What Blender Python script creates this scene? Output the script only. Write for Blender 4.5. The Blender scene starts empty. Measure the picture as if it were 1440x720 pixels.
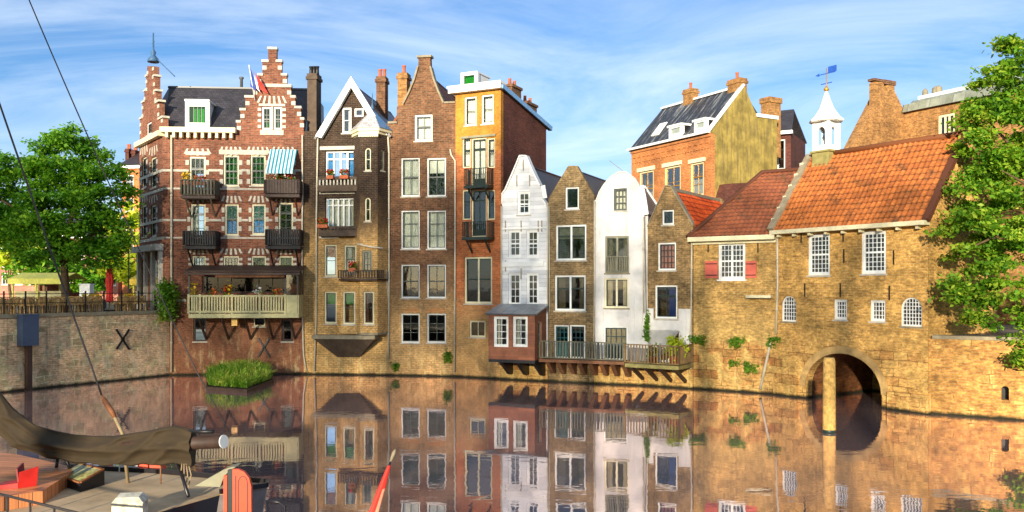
import bpy, bmesh, math, random
import numpy as np
from mathutils import Vector, Matrix
from mathutils.geometry import tessellate_polygon
random.seed(7); rng = np.random.default_rng(7)
S = bpy.context.scene
COL = S.collection
R = math.radians

# ------------------------------------------------------------------ camera, sky, sun, exposure
FPX, HX, HY, CAMZ = 1200.0, 720.0, 405.0, 5.0      # focal length in photo pixels, principal column, horizon row, eye height
cd = bpy.data.cameras.new('camera'); cam = bpy.data.objects.new('camera', cd); COL.objects.link(cam)
cd.sensor_width = 36; cd.lens = 36 * FPX / 1440; cd.shift_y = 45 / 1440
cd.clip_end = 3000; cd.clip_start = 0.1
cam.location = (0, 0, CAMZ); cam.rotation_euler = (R(90), 0, 0)
S.camera = cam
SUN_EL, SUN_AZ = R(10.5), R(16)                      # low sun behind the camera, AZ towards its left
sun_dir = Vector((-math.sin(SUN_AZ)*math.cos(SUN_EL), -math.cos(SUN_AZ)*math.cos(SUN_EL), math.sin(SUN_EL)))
ld = bpy.data.lights.new('sun', 'SUN'); ld.energy = 4.6; ld.angle = R(1.0); ld.color = (1, .89, .70)
sun = bpy.data.objects.new('sun', ld); COL.objects.link(sun)
sun.rotation_euler = sun_dir.to_track_quat('Z', 'Y').to_euler()
W = bpy.data.worlds.new('World'); S.world = W; W.use_nodes = True
def world():
    t = W.node_tree; N = t.nodes; L = t.links; N.clear()
    out = N.new('ShaderNodeOutputWorld'); bg = N.new('ShaderNodeBackground'); bg.inputs[1].default_value = .13
    sky = N.new('ShaderNodeTexSky'); sky.sky_type = 'NISHITA'; sky.sun_disc = False
    sky.sun_elevation = SUN_EL; sky.sun_rotation = R(180) + SUN_AZ
    sky.air_density = 1.0; sky.dust_density = .7; sky.ozone_density = 3.5
    co = N.new('ShaderNodeTexCoord'); sep = N.new('ShaderNodeSeparateXYZ'); L.new(co.outputs['Generated'], sep.inputs[0])
    # a flat cloud layer: direction projected on a plane overhead
    z = N.new('ShaderNodeMath'); z.operation = 'ADD'; z.inputs[1].default_value = .12; L.new(sep.outputs[2], z.inputs[0])
    z2 = N.new('ShaderNodeMath'); z2.operation = 'MAXIMUM'; z2.inputs[1].default_value = .03; L.new(z.outputs[0], z2.inputs[0])
    dv = N.new('ShaderNodeVectorMath'); dv.operation = 'DIVIDE'; L.new(co.outputs['Generated'], dv.inputs[0])
    cb = N.new('ShaderNodeCombineXYZ'); cb.inputs[2].default_value = 1
    L.new(z2.outputs[0], cb.inputs[0]); L.new(z2.outputs[0], cb.inputs[1]); L.new(cb.outputs[0], dv.inputs[1])
    mp = N.new('ShaderNodeMapping'); mp.inputs['Scale'].default_value = (.8, 1.25, 0); mp.inputs['Rotation'].default_value = (0, 0, R(-14))
    mp.inputs['Location'].default_value = (3.3, 1.1, 0)
    L.new(dv.outputs[0], mp.inputs[0])
    n1 = N.new('ShaderNodeTexNoise'); n1.inputs['Scale'].default_value = .8; n1.inputs['Detail'].default_value = 9
    n1.inputs['Roughness'].default_value = .62; n1.inputs['Distortion'].default_value = 1.1; L.new(mp.outputs[0], n1.inputs[0])
    rp = N.new('ShaderNodeValToRGB'); rp.color_ramp.elements[0].position = .32; rp.color_ramp.elements[1].position = .82
    rp.color_ramp.elements[1].color = (.75, .75, .75, 1); L.new(n1.outputs[0], rp.inputs[0])
    tint = N.new('ShaderNodeMixRGB'); tint.blend_type = 'MULTIPLY'; tint.inputs[0].default_value = 1
    tint.inputs[2].default_value = (.62, .73, .87, 1); L.new(sky.outputs[0], tint.inputs[1])
    mx = N.new('ShaderNodeMixRGB'); mx.inputs[2].default_value = (4.9, 5.4, 5.8, 1)
    L.new(rp.outputs[0], mx.inputs[0]); L.new(tint.outputs[0], mx.inputs[1])
    L.new(mx.outputs[0], bg.inputs[0]); L.new(bg.outputs[0], out.inputs[0])
world()
vs = S.view_settings; vs.view_transform = 'Standard'; vs.look = 'None'; vs.gamma = 1; vs.use_curve_mapping = False
vs.exposure = 0.92
S.cycles.max_bounces = 8; S.cycles.transparent_max_bounces = 12; S.cycles.caustics_reflective = False; S.cycles.caustics_refractive = False
S.cycles.use_denoising = True

# ------------------------------------------------------------------ materials
def c(r, g, b):
    f = lambda v: ((v/255+.055)/1.055)**2.4 if v > 10.3 else v/255/12.92
    return (f(r), f(g), f(b), 1)
class G:                                             # tiny node-graph helper
    def __init__(s, name):
        s.m = bpy.data.materials.new(name); s.m.use_nodes = True; s.t = s.m.node_tree; s.N = s.t.nodes
        s.b = s.N['Principled BSDF']
    def n(s, typ, **kw):
        nd = s.N.new('ShaderNode' + typ)
        for k, v in kw.items(): setattr(nd, k, v)
        return nd
    def l(s, a, b): s.t.links.new(a, b)
    def put(s, inp, v):
        if hasattr(v, 'is_output'): s.l(v, inp)
        elif isinstance(v, (int, float)) and hasattr(inp.default_value, '__len__'): inp.default_value = (v, v, v, 1)[:len(inp.default_value)]
        else: inp.default_value = v
    def math(s, op, a, b=0.0, clamp=False):
        nd = s.n('Math', operation=op, use_clamp=clamp); s.put(nd.inputs[0], a); s.put(nd.inputs[1], b); return nd.outputs[0]
    def mix(s, fac, a, b, typ='MIX'):
        nd = s.n('MixRGB', blend_type=typ); s.put(nd.inputs[0], fac); s.put(nd.inputs[1], a); s.put(nd.inputs[2], b); return nd.outputs[0]
    def noise(s, vec, scale, detail=4, rough=.55, dist=0):
        nd = s.n('TexNoise'); nd.inputs['Scale'].default_value = scale; nd.inputs['Detail'].default_value = detail
        nd.inputs['Roughness'].default_value = rough; nd.inputs['Distortion'].default_value = dist
        if vec is not None: s.l(vec, nd.inputs['Vector'])
        return nd.outputs[0]
    def ramp(s, v, p0, p1, c0=0.0, c1=1.0):
        nd = s.n('MapRange'); nd.interpolation_type = 'SMOOTHSTEP'
        for i, x in enumerate((v, p0, p1, c0, c1)): s.put(nd.inputs[i], x)
        return nd.outputs[0]
    def comb(s, x, y, z=0.0):
        nd = s.n('CombineXYZ')
        for i, v in enumerate((x, y, z)): s.put(nd.inputs[i], v)
        return nd.outputs[0]
    def uz(s):
        co = s.n('TexCoord'); sp = s.n('SeparateXYZ'); s.l(co.outputs['Object'], sp.inputs[0])
        u = s.math('ADD', sp.outputs[0], sp.outputs[1]); return co.outputs['Object'], u, sp.outputs[2]
    def bump(s, h, strength=.5, dist=.02):
        nd = s.n('Bump'); nd.inputs['Strength'].default_value = strength; nd.inputs['Distance'].default_value = dist
        s.l(h, nd.inputs['Height']); s.l(nd.outputs[0], s.b.inputs['Normal'])
    def fin(s, col, rough=.85, spec=.3, metal=0):
        s.put(s.b.inputs['Base Color'], col); s.put(s.b.inputs['Roughness'], rough)
        s.b.inputs['Specular IOR Level'].default_value = spec; s.b.inputs['Metallic'].default_value = metal
        return s.m

def brick(name, c1, c2, mortar, low=None, low_h=3, low_soft=2.5, high=None, high_h=10, mott=.5, streak=.35, stones=None, stone_h=2.5, pale=None, bw=.30, rh=.105, sth=.5):
    g = G(name); P, u, z = g.uz()
    v = g.comb(u, z)
    bt = g.n('TexBrick'); bt.inputs['Scale'].default_value = 1; bt.inputs['Brick Width'].default_value = bw; bt.inputs['Row Height'].default_value = rh
    bt.inputs['Mortar Size'].default_value = .016; bt.inputs['Mortar Smooth'].default_value = .3; bt.inputs['Bias'].default_value = -.1
    g.l(v, bt.inputs['Vector']); bt.inputs['Color1'].default_value = c1; bt.inputs['Color2'].default_value = c2; bt.inputs['Mortar'].default_value = mortar
    col = bt.outputs[0]
    big = g.noise(v, .55, 5, .65, .6); mid = g.noise(v, 2.6, 5, .7); fine = g.noise(g.comb(g.math('MULTIPLY', u, 5.5), g.math('MULTIPLY', z, 10)), 1, 4, .75)
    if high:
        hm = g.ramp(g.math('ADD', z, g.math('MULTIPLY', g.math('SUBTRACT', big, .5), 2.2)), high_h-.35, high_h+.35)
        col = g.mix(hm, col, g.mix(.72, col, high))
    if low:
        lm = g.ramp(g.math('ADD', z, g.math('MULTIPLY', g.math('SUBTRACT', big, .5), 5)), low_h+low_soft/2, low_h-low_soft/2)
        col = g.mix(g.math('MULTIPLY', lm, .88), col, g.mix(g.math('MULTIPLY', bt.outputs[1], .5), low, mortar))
    if stones:
        sb = g.n('TexBrick'); sb.inputs['Scale'].default_value = 1; sb.inputs['Brick Width'].default_value = .78; sb.inputs['Row Height'].default_value = .36
        sb.inputs['Mortar Size'].default_value = .02; sb.inputs['Mortar Smooth'].default_value = .5; sb.offset = .37; sb.squash = .8
        wob = g.n('VectorMath', operation='ADD'); g.l(v, wob.inputs[0]); nn = g.n('TexNoise'); nn.inputs['Scale'].default_value = .9; g.l(v, nn.inputs['Vector'])
        sc = g.n('VectorMath', operation='SCALE'); sc.inputs['Scale'].default_value = .22; g.l(nn.outputs['Color'], sc.inputs[0]); g.l(sc.outputs[0], wob.inputs[1])
        g.l(wob.outputs[0], sb.inputs['Vector']); sb.inputs['Color1'].default_value = stones[0]; sb.inputs['Color2'].default_value = stones[1]; sb.inputs['Mortar'].default_value = stones[2]
        wn = g.noise(v, 1.05, 3, .5)
        sm = g.math('MULTIPLY', g.ramp(g.math('ADD', z, g.math('MULTIPLY', g.math('SUBTRACT', big, .5), 2.4)), stone_h+.3, stone_h-.3), g.ramp(wn, sth-.02, sth+.05))
        col = g.mix(sm, col, sb.outputs[0])
    k = g.math('ADD', g.math('MULTIPLY', g.ramp(mid, .28, .72), mott), 1-mott*.55)
    k = g.math('MULTIPLY', k, g.math('ADD', g.math('MULTIPLY', g.ramp(fine, .32, .68), mott*1.1), 1-mott*.55))
    k = g.math('MULTIPLY', k, g.ramp(big, .25, .75, .72, 1.22))
    col = g.mix(1, col, g.comb(k, k, k), 'MULTIPLY')
    st = g.noise(g.comb(g.math('MULTIPLY', u, 2.4), g.math('MULTIPLY', z, .16)), 1, 5, .65)
    s1 = g.ramp(st, .56, .76); col = g.mix(g.math('MULTIPLY', s1, streak), col, (.03, .024, .018, 1))
    if pale:
        st2 = g.noise(g.comb(g.math('MULTIPLY', u, 1.9), g.math('MULTIPLY', z, .5)), 1.3, 6, .7)
        pm = g.math('MULTIPLY', g.ramp(st2, .5, .66), g.ramp(z, pale[1], .2)); col = g.mix(g.math('MULTIPLY', pm, .75), col, pale[0])
    # green-black tide mark at the water line
    tm = g.ramp(g.math('ADD', z, g.math('MULTIPLY', g.math('SUBTRACT', mid, .5), .2)), .20, .03); col = g.mix(tm, col, (.018, .018, .008, 1))
    g.bump(g.math('ADD', g.math('MULTIPLY', bt.outputs[1], -.6), g.math('MULTIPLY', fine, 1.2)), .6, .025)
    return g.fin(col, .88, .25)

def painted(name, col, var=.25, rough=.55, streak=.2, scale=2.0, boards=0, bump=.15, st0=.55):
    g = G(name); P, u, z = g.uz()
    n = g.noise(P, scale, 6, .65); st = g.noise(g.comb(g.math('MULTIPLY', u, 5), g.math('MULTIPLY', z, .4)), 1, 5, .7)
    k = g.ramp(n, .25, .75, 1-var, 1+var*.3); cc = g.mix(1, col, g.comb(k, k, k), 'MULTIPLY')
    cc = g.mix(g.math('MULTIPLY', g.ramp(st, st0, st0+.25), streak), cc, (.09, .07, .045, 1))
    h = n
    if boards:
        fr = g.math('FRACT', g.math('DIVIDE', z, boards)); gp = g.ramp(fr, .1, .0); cc = g.mix(g.math('MULTIPLY', gp, .5), cc, (.05, .045, .04, 1))
        h = g.math('ADD', fr, g.math('MULTIPLY', n, .4))
        rw = g.n('TexWhiteNoise', noise_dimensions='2D'); g.l(g.comb(g.math('FLOOR', g.math('DIVIDE', z, boards)), g.math('FLOOR', g.math('DIVIDE', u, 1.7))), rw.inputs[0])
        kk = g.ramp(rw.outputs[0], 0, 1, .82, 1.08); cc = g.mix(1, cc, g.comb(kk, kk, kk), 'MULTIPLY')
    g.bump(h, bump, .02)
    return g.fin(cc, rough, .4)

def plain(name, col, rough=.6, metal=0, var=.15, scale=6):
    g = G(name); P, u, z = g.uz(); n = g.noise(P, scale, 5, .6)
    k = g.ramp(n, .25, .75, 1-var, 1+var); return g.fin(g.mix(1, col, g.comb(k, k, k), 'MULTIPLY'), rough, .4, metal)

def tiles(name, cols, moss=.3):
    g = G(name); uv = g.n('UVMap'); sp = g.n('SeparateXYZ'); g.l(uv.outputs[0], sp.inputs[0])
    a = g.math('FLOOR', g.math('DIVIDE', sp.outputs[0], .24)); b = g.math('FLOOR', g.math('DIVIDE', sp.outputs[1], .33))
    wn = g.n('TexWhiteNoise', noise_dimensions='2D'); g.l(g.comb(a, b), wn.inputs[0])
    rp = g.n('ValToRGB'); rp.color_ramp.elements[0].color = cols[0]; rp.color_ramp.elements[1].color = cols[2]
    e = rp.color_ramp.elements.new(.5); e.color = cols[1]; g.l(wn.outputs[0], rp.inputs[0])
    n = g.noise(uv.outputs[0], .9, 6, .7, .4); n2 = g.noise(uv.outputs[0], 9, 4, .7)
    col = g.mix(g.math('MULTIPLY', g.ramp(n, .5, .72), moss), rp.outputs[0], (.045, .035, .018, 1))
    k = g.ramp(n2, .25, .75, .68, 1.25); col = g.mix(1, col, g.comb(k, k, k), 'MULTIPLY')
    fr = g.math('FRACT', g.math('DIVIDE', sp.outputs[1], .33)); col = g.mix(g.math('MULTIPLY', g.ramp(fr, .16, .0), .55), col, (.02, .012, .008, 1))
    return g.fin(col, .75, .3)

def slate(name, col, tw=.25, th=.18, rough=.45, streaks=0, metal=0):
    g = G(name); uv = g.n('UVMap'); sp = g.n('SeparateXYZ'); g.l(uv.outputs[0], sp.inputs[0])
    bt = g.n('TexBrick'); bt.inputs['Scale'].default_value = 1; bt.inputs['Brick Width'].default_value = tw; bt.inputs['Row Height'].default_value = th
    bt.inputs['Mortar Size'].default_value = .012; g.l(uv.outputs[0], bt.inputs['Vector'])
    bt.inputs['Color1'].default_value = col; bt.inputs['Color2'].default_value = tuple(v*.6 for v in col[:3])+(1,); bt.inputs['Mortar'].default_value = tuple(v*.3 for v in col[:3])+(1,)
    cc = bt.outputs[0]
    n = g.noise(uv.outputs[0], .8, 6, .7); k = g.ramp(n, .25, .75, .6, 1.4); cc = g.mix(1, cc, g.comb(k, k, k), 'MULTIPLY')
    if streaks:
        s = g.noise(g.comb(g.math('MULTIPLY', sp.outputs[0], 3.5), g.math('MULTIPLY', sp.outputs[1], .35)), 1, 6, .7)
        cc = g.mix(g.math('MULTIPLY', g.ramp(s, .5, .68), streaks), cc, (.42, .42, .40, 1))
    g.bump(bt.outputs[1], -.4, .01)
    return g.fin(cc, rough, .5, metal)

def leafmat(name, cols, trans=.35):
    g = G(name); geo = g.n('NewGeometry'); rp = g.n('ValToRGB'); rp.color_ramp.elements[0].color = cols[0]; rp.color_ramp.elements[1].color = cols[-1]
    for i, cc in enumerate(cols[1:-1]): e = rp.color_ramp.elements.new((i+1)/(len(cols)-1)); e.color = cc
    co = g.n('TexCoord'); n = g.noise(co.outputs['Object'], .8, 3, .6)
    f = g.math('ADD', g.math('MULTIPLY', geo.outputs['Random Per Island'], .55), g.math('MULTIPLY', g.ramp(n, .3, .7), .45)); g.l(f, rp.inputs[0])
    tr = g.n('BsdfTranslucent'); g.l(g.mix(1, rp.outputs[0], (1.3, 1.25, .5, 1), 'MULTIPLY'), tr.inputs[0])
    g.fin(rp.outputs[0], .5, .35)
    ms = g.n('MixShader'); ms.inputs[0].default_value = trans; g.l(g.b.outputs[0], ms.inputs[1]); g.l(tr.outputs[0], ms.inputs[2])
    g.l(ms.outputs[0], g.N['Material Output'].inputs[0]); return g.m

def glassmat(name, tint=(.9, .93, .93, 1), refl=.16, rough=.03):
    g = G(name); tr = g.n('BsdfTransparent'); tr.inputs[0].default_value = tint; gl = g.n('BsdfGlossy'); gl.inputs['Roughness'].default_value = rough
    co = g.n('TexCoord'); bp = g.n('Bump'); bp.inputs['Strength'].default_value = .12; bp.inputs['Distance'].default_value = .013
    g.l(g.noise(co.outputs['Object'], 1.6, 2, .5), bp.inputs['Height']); g.l(bp.outputs[0], gl.inputs['Normal'])
    fr = g.n('Fresnel'); fr.inputs[0].default_value = 1.5
    f = g.math('ADD', g.math('MULTIPLY', fr.outputs[0], .55), refl-.03, True)
    ms = g.n('MixShader'); g.l(f, ms.inputs[0]); g.l(tr.outputs[0], ms.inputs[1]); g.l(gl.outputs[0], ms.inputs[2])
    g.l(ms.outputs[0], g.N['Material Output'].inputs[0]); return g.m

def watermat():
    g = G('canal_water'); geo = g.n('NewGeometry'); P = geo.outputs['Position']
    mp = g.n('Mapping'); mp.inputs['Scale'].default_value = (.9, 1.5, 1); g.l(P, mp.inputs[0])
    n1 = g.noise(mp.outputs[0], 1.1, 3, .5, .3); n2 = g.noise(P, .16, 3, .5)
    amp = g.ramp(n2, .35, .7, .25, 1.0)
    bp = g.n('Bump'); bp.inputs['Strength'].default_value = .5; bp.inputs['Distance'].default_value = .013
    g.l(g.math('MULTIPLY', n1, amp), bp.inputs['Height'])
    gl = g.n('BsdfGlossy'); gl.inputs['Roughness'].default_value = .025; gl.inputs[0].default_value = (1, .85, .86, 1); g.l(bp.outputs[0], gl.inputs['Normal'])
    df = g.n('BsdfDiffuse'); df.inputs[0].default_value = (.46, .34, .32, 1)
    fr = g.n('Fresnel'); fr.inputs[0].default_value = 1.6; g.l(bp.outputs[0], fr.inputs['Normal'])
    f = g.ramp(fr.outputs[0], .0, .7, .72, .92)
    ms = g.n('MixShader'); g.l(f, ms.inputs[0]); g.l(df.outputs[0], ms.inputs[1]); g.l(gl.outputs[0], ms.inputs[2])
    g.l(ms.outputs[0], g.N['Material Output'].inputs[0]); return g.m

M = dict(
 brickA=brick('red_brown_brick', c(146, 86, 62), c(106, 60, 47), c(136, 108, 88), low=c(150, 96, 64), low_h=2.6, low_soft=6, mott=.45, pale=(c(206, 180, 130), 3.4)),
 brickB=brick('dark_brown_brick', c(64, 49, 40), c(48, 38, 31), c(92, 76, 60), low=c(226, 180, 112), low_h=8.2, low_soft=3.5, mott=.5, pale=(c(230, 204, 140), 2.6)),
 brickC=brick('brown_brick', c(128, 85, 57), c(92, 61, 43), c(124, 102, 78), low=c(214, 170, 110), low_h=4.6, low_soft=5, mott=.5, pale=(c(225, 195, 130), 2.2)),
 brickD=brick('orange_red_brick', c(196, 108, 60), c(164, 84, 48), c(176, 128, 86), low=c(206, 164, 104), low_h=3.8, low_soft=3, high=c(190, 138, 46), high_h=12.6, mott=.35, pale=(c(225, 195, 130), 1.9)),  # yellow top mixes paint tone with sunlight put into the brick colour
 brickDs=brick('dull_maroon_brick', c(104, 56, 46), c(84, 44, 38), c(100, 70, 58), mott=.35),
 brickF=brick('olive_brown_brick', c(142, 116, 78), c(112, 90, 60), c(150, 130, 95), mott=.6, pale=(c(220, 185, 120), 1.5)),
 brickH=brick('umber_brick', c(150, 118, 74), c(116, 92, 58), c(150, 128, 92), mott=.65, pale=(c(225, 185, 110), 1.6)),
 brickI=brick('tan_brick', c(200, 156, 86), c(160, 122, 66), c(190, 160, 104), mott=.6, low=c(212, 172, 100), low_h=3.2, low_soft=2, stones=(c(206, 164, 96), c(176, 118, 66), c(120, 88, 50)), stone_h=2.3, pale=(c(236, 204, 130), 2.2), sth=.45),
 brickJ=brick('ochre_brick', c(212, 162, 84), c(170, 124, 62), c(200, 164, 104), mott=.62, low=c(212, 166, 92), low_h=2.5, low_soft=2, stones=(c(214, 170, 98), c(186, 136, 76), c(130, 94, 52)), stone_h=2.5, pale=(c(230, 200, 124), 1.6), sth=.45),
 brickQ=brick('quay_brick', c(232, 186, 138), c(206, 158, 114), c(232, 206, 170), mott=.5, stones=(c(226, 202, 150), c(170, 146, 108), c(236, 218, 180)), stone_h=3.4, pale=(c(232, 214, 180), 4.2), streak=.6, sth=.52),
 brickQR=brick('old_quay_masonry', c(202, 148, 76), c(160, 108, 58), c(176, 140, 88), mott=.6, stones=(c(224, 184, 108), c(176, 124, 66), c(120, 84, 46)), stone_h=2.9, streak=.4, sth=.56),
 brickK=brick('bright_orange_brick', c(190, 116, 60), c(164, 94, 48), c(190, 140, 96), mott=.3, streak=.15),
 brickM=brick('weathered_gable_brick', c(172, 122, 68), c(134, 92, 52), c(160, 126, 84), mott=.6),
 brickX=brick('plain_house_brick', c(150, 92, 66), c(126, 74, 54), c(150, 122, 98), mott=.4),
 brickY=brick('far_orange_brick', c(214, 120, 62), c(190, 100, 56), c(190, 140, 96), mott=.3),
 brickZ=brick('far_pink_brick', c(190, 120, 96), c(170, 100, 82), c(190, 150, 130), mott=.3),
 tunnel=brick('tunnel_brick', c(150, 92, 48), c(104, 62, 36), c(120, 84, 56), mott=.5),
 ochreplaster=painted('moss_stained_plaster', c(164, 142, 70), .6, .9, .65, .9, st0=.44),
 white=painted('white_paint', c(238, 238, 232), .10, .5, .10, 3), cream=painted('cream_paint', c(226, 216, 176), .15, .5, .2, 3),
 stone=painted('pale_stone', c(200, 192, 174), .3, .7, .2, 4), greystone=painted('grey_stone', c(150, 138, 112), .35, .8, .3, 4),
 whitewall=painted('white_render', c(224, 220, 214), .2, .75, .5, 1.2, bump=.35), whiteboard=painted('white_clapboard', c(232, 232, 232), .16, .6, .32, 1.2, boards=.22, bump=.4),
 redboard=painted('red_brown_boarding', c(150, 92, 64), .3, .6, .15, 2, boards=.14, bump=.5),
 dkgreen=plain('dark_green_paint', c(34, 48, 40), .4), black=plain('black_paint', c(26, 25, 25), .45), dkbrown=plain('dark_brown_wood', c(62, 44, 34), .6, var=.3),
 brown=plain('brown_wood', c(134, 82, 48), .65, var=.35), rust=plain('rust_brown_timber', c(122, 82, 54), .75, var=.35), olivewood=painted('mossy_timber', c(150, 140, 84), .4, .8, .3, 3),
 olivegrey=painted('green_grey_paint', c(142, 138, 112), .25, .6, .25, 4), khaki=painted('khaki_paint', c(196, 186, 134), .2, .6, .2, 4),
 teal=plain('teal_paint', c(30, 100, 104), .4), tealdark=plain('dark_teal_paint', c(22, 58, 66), .4), salmon=painted('salmon_paint', c(226, 110, 88), .18, .6, .1, 4),
 red=plain('red_paint', c(196, 40, 34), .45), orangered=painted('orange_red_paint', c(222, 72, 34), .2, .45, .1, 3), maroon=plain('maroon_paint', c(128, 52, 50), .5),
 blue=plain('blue_paint', c(40, 84, 170), .45), steelblue=painted('slate_blue_paint', c(70, 86, 112), .2, .5, .2, 3), skytrim=plain('pale_blue_trim', c(120, 170, 215), .4),
 yellow=plain('yellow_canvas', c(226, 190, 60), .7), yellowgreen=plain('lime_canvas', c(206, 200, 90), .7), copper=plain('verdigris', c(62, 96, 130), .5), gold=plain('gilt', c(200, 140, 50), .4, .6),
 pipe=painted('pale_drainpipe', c(206, 196, 172), .2, .5, .3, 3), lead=slate('grey_lead', c(150, 152, 152), .6, 3, .45), turretShade=plain('shaded_turret_roof', c(84, 140, 190), .35, .3),
 slateA=slate('dark_slate', c(66, 62, 66)), slateK=slate('streaked_slate', c(52, 54, 60), streaks=.75), slateD=slate('brown_black_tiles', c(58, 48, 46), .25, .3), zinc=slate('weathered_zinc', c(146, 150, 132), .7, 2, .55, streaks=.5),
 turretLit=slate('sunlit_turret_slates', c(214, 206, 206), .2, .16, .5),
 tileH=tiles('orange_pantiles', (c(206, 84, 38), c(224, 98, 46), c(182, 66, 34)), .1), tileI=tiles('brown_red_pantiles', (c(128, 70, 44), c(140, 78, 48), c(116, 64, 42)), .85), tileJ=tiles('red_orange_pantiles', (c(172, 98, 48), c(186, 110, 54), c(152, 86, 44)), .85),
 glass=glassmat('window_glass', refl=.07), glassd=glassmat('dim_glass', (.62, .64, .62, 1), .085), glassg=glassmat('bright_glass', (.95, .97, .97, 1), .05, .06), tealglass=glassmat('teal_shaded_glass', (.05, .55, .60, 1), .2),
 greenglass=glassmat('leaded_green_glass', (.30, .66, .20, 1), .05),
 lace=plain('lace_curtain', c(226, 220, 196), .9), drape=plain('beige_curtain', c(186, 164, 130), .9), warm=plain('terracotta_curtain', c(190, 110, 80), .9), blindg=plain('green_blind', c(84, 150, 58), .7), blindb=plain('turquoise_blind', c(0, 130, 200), .6), blinddk=plain('dark_blind', c(60, 60, 50), .8), blueblind=plain('navy_curtain', c(40, 56, 110), .9),
 leafL=leafmat('chestnut_leaves', (c(54, 104, 22), c(98, 156, 34), c(156, 196, 56))), leafR=leafmat('golden_green_leaves', (c(46, 92, 20), c(104, 152, 32), c(190, 202, 66))),
 leafB=leafmat('lime_leaves', (c(150, 180, 30), c(196, 210, 50), c(214, 214, 70))), leafI=leafmat('ivy_leaves', (c(62, 110, 28), c(100, 146, 40), c(150, 180, 60))), leafY=leafmat('yellow_green_leaves', (c(150, 180, 30), c(190, 205, 50), c(205, 210, 80))),
 grass=leafmat('sedge_blades', (c(64, 108, 26), c(120, 166, 42), c(206, 200, 104)), .35), petalr=plain('red_petals', c(206, 36, 26), .6), petaly=plain('yellow_petals', c(240, 190, 40), .6), petalo=plain('orange_petals', c(226, 110, 50), .6), petalw=plain('white_petals', c(236, 230, 220), .6),
 bark=painted('bark', c(98, 78, 54), .45, .9, .3, 6, bump=.8), pile=painted('weathered_pile_wood', c(200, 160, 88), .55, .9, .9, 7, bump=.6),
 tarp=painted('brown_tarpaulin', c(78, 57, 33), .5, .9, .5, 3.5, bump=.5), deck=painted('sanded_deck', c(200, 172, 134), .35, .8, .15, 1.5), plank=painted('orange_planks', c(186, 108, 58), .3, .7, .2, 2), hull=plain('black_hull_paint', c(30, 28, 32), .35), hullgrey=plain('grey_hull_paint', c(140, 130, 126), .45),
 rope=plain('hemp_rope', c(150, 130, 96), .9), cable=plain('dark_rigging', c(52, 46, 46), .7), wicker=plain('wicker', c(196, 156, 96), .8, var=.3), flagred=plain('flag_red', c(222, 56, 44), .7), flagwhite=plain('flag_white', c(235, 232, 228), .7), flagblue=plain('flag_blue', c(40, 70, 150), .7),
 pave=painted('paving', c(120, 108, 90), .3, .9, .1, 1.5), ground=painted('cobbles', c(120, 108, 92), .3, .9, 0, .8), lamp=plain('amber_glass', c(240, 190, 90), .4), terracotta=plain('terracotta', c(180, 96, 60), .8), soil=plain('soil', c(50, 38, 26), .95), van=plain('white_van_paint', c(226, 226, 222), .35), inner=plain('dim_interior', c(60, 48, 40), .9),
 water=watermat(),
)
def striped():
    g = G('turquoise_white_stripe'); P, u, z = g.uz(); sp_ = g.n('SeparateXYZ'); g.l(P, sp_.inputs[0]); f = g.math('FRACT', g.math('DIVIDE', sp_.outputs[0], .2)); k = g.ramp(f, .48, .52)
    return g.fin(g.mix(k, c(240, 240, 236), c(20, 150, 170)), .8)
M['stripe'] = striped()

M['tileC'] = M['tileI']; M['plankd'] = M['plank']; M['flagpink'] = plain('faded_flag_red', c(236, 150, 120), .7)

NEAR = [(-54, 25.5, 5.2, 4300, 'poplar at the far end of the near bank row'), (-46.5, 25.6, 5.2, 4300, 'second poplar from the far end of the near bank'), (-39, 25.3, 5.2, 4500, 'third poplar from the far end of the near bank'), (-31.5, 25.6, 5.2, 4600, 'broad elm next to the poplars on the near bank'), (-24.5, 25.2, 5.2, 4600, 'tall elm in the middle of the near bank row'), (-18.2, 25.0, 4.8, 4000, 'narrow tall elm on the near bank'), (-12, 23.9, 4.8, 2700, 'elm with a lower crown on the near bank'), (-6, 22.3, 4.6, 2300, 'middle sized elm on the near bank'), (.5, 19.7, 4.6, 2700, 'short elm on the near bank behind the viewer')]

M['archstone'] = painted('ochre_arch_stone', c(198, 160, 100), .5, .85, .4, 1.6)

def planks(name, col, w):
    g = G(name); co = g.n('TexCoord'); sp = g.n('SeparateXYZ'); g.l(co.outputs['Object'], sp.inputs[0])
    y = g.math('ADD', sp.outputs[1], g.math('MULTIPLY', sp.outputs[0], .16)); q = g.math('DIVIDE', y, w); wn = g.n('TexWhiteNoise', noise_dimensions='1D'); g.l(g.math('FLOOR', q), wn.inputs[1])
    k = g.ramp(wn.outputs[0], 0, 1, .7, 1.2); gr = g.noise(g.comb(g.math('MULTIPLY', sp.outputs[0], 1.5), g.math('MULTIPLY', y, 30)), 1, 4, .6); k = g.math('MULTIPLY', k, g.ramp(gr, .3, .7, .75, 1.15))
    cc = g.mix(1, col, g.comb(k, k, k), 'MULTIPLY'); cc = g.mix(g.ramp(g.math('FRACT', q), .09, .03), cc, (.02, .012, .008, 1)); g.bump(g.ramp(g.math('FRACT', q), .0, .1), .5, .02)
    return g.fin(cc, .5, .5)
M['plankd'] = planks('varnished_planks', c(206, 132, 82), .19)
M['balgrey'] = painted('dark_grey_green_paint', c(96, 92, 76), .3, .7, .3, 4)
M['blindg2'] = plain('teal_green_blind', c(8, 92, 78), .7); M['blindlg'] = plain('yellow_green_blind', c(150, 176, 80), .8)
M['mossywhite'] = painted('mossy_white_paint', c(228, 220, 196), .55, .8, .7, 5, bump=.6)
M['balblack'] = plain('black_railing_paint', c(18, 17, 18), .6)
M['tarp'] = plain('olive_brown_tarpaulin', c(54, 42, 24), .85, var=.22, scale=2.2)
M['lidpane'] = painted('flower_pattern_glass', c(196, 190, 120), .8, .3, .2, 9)
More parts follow.
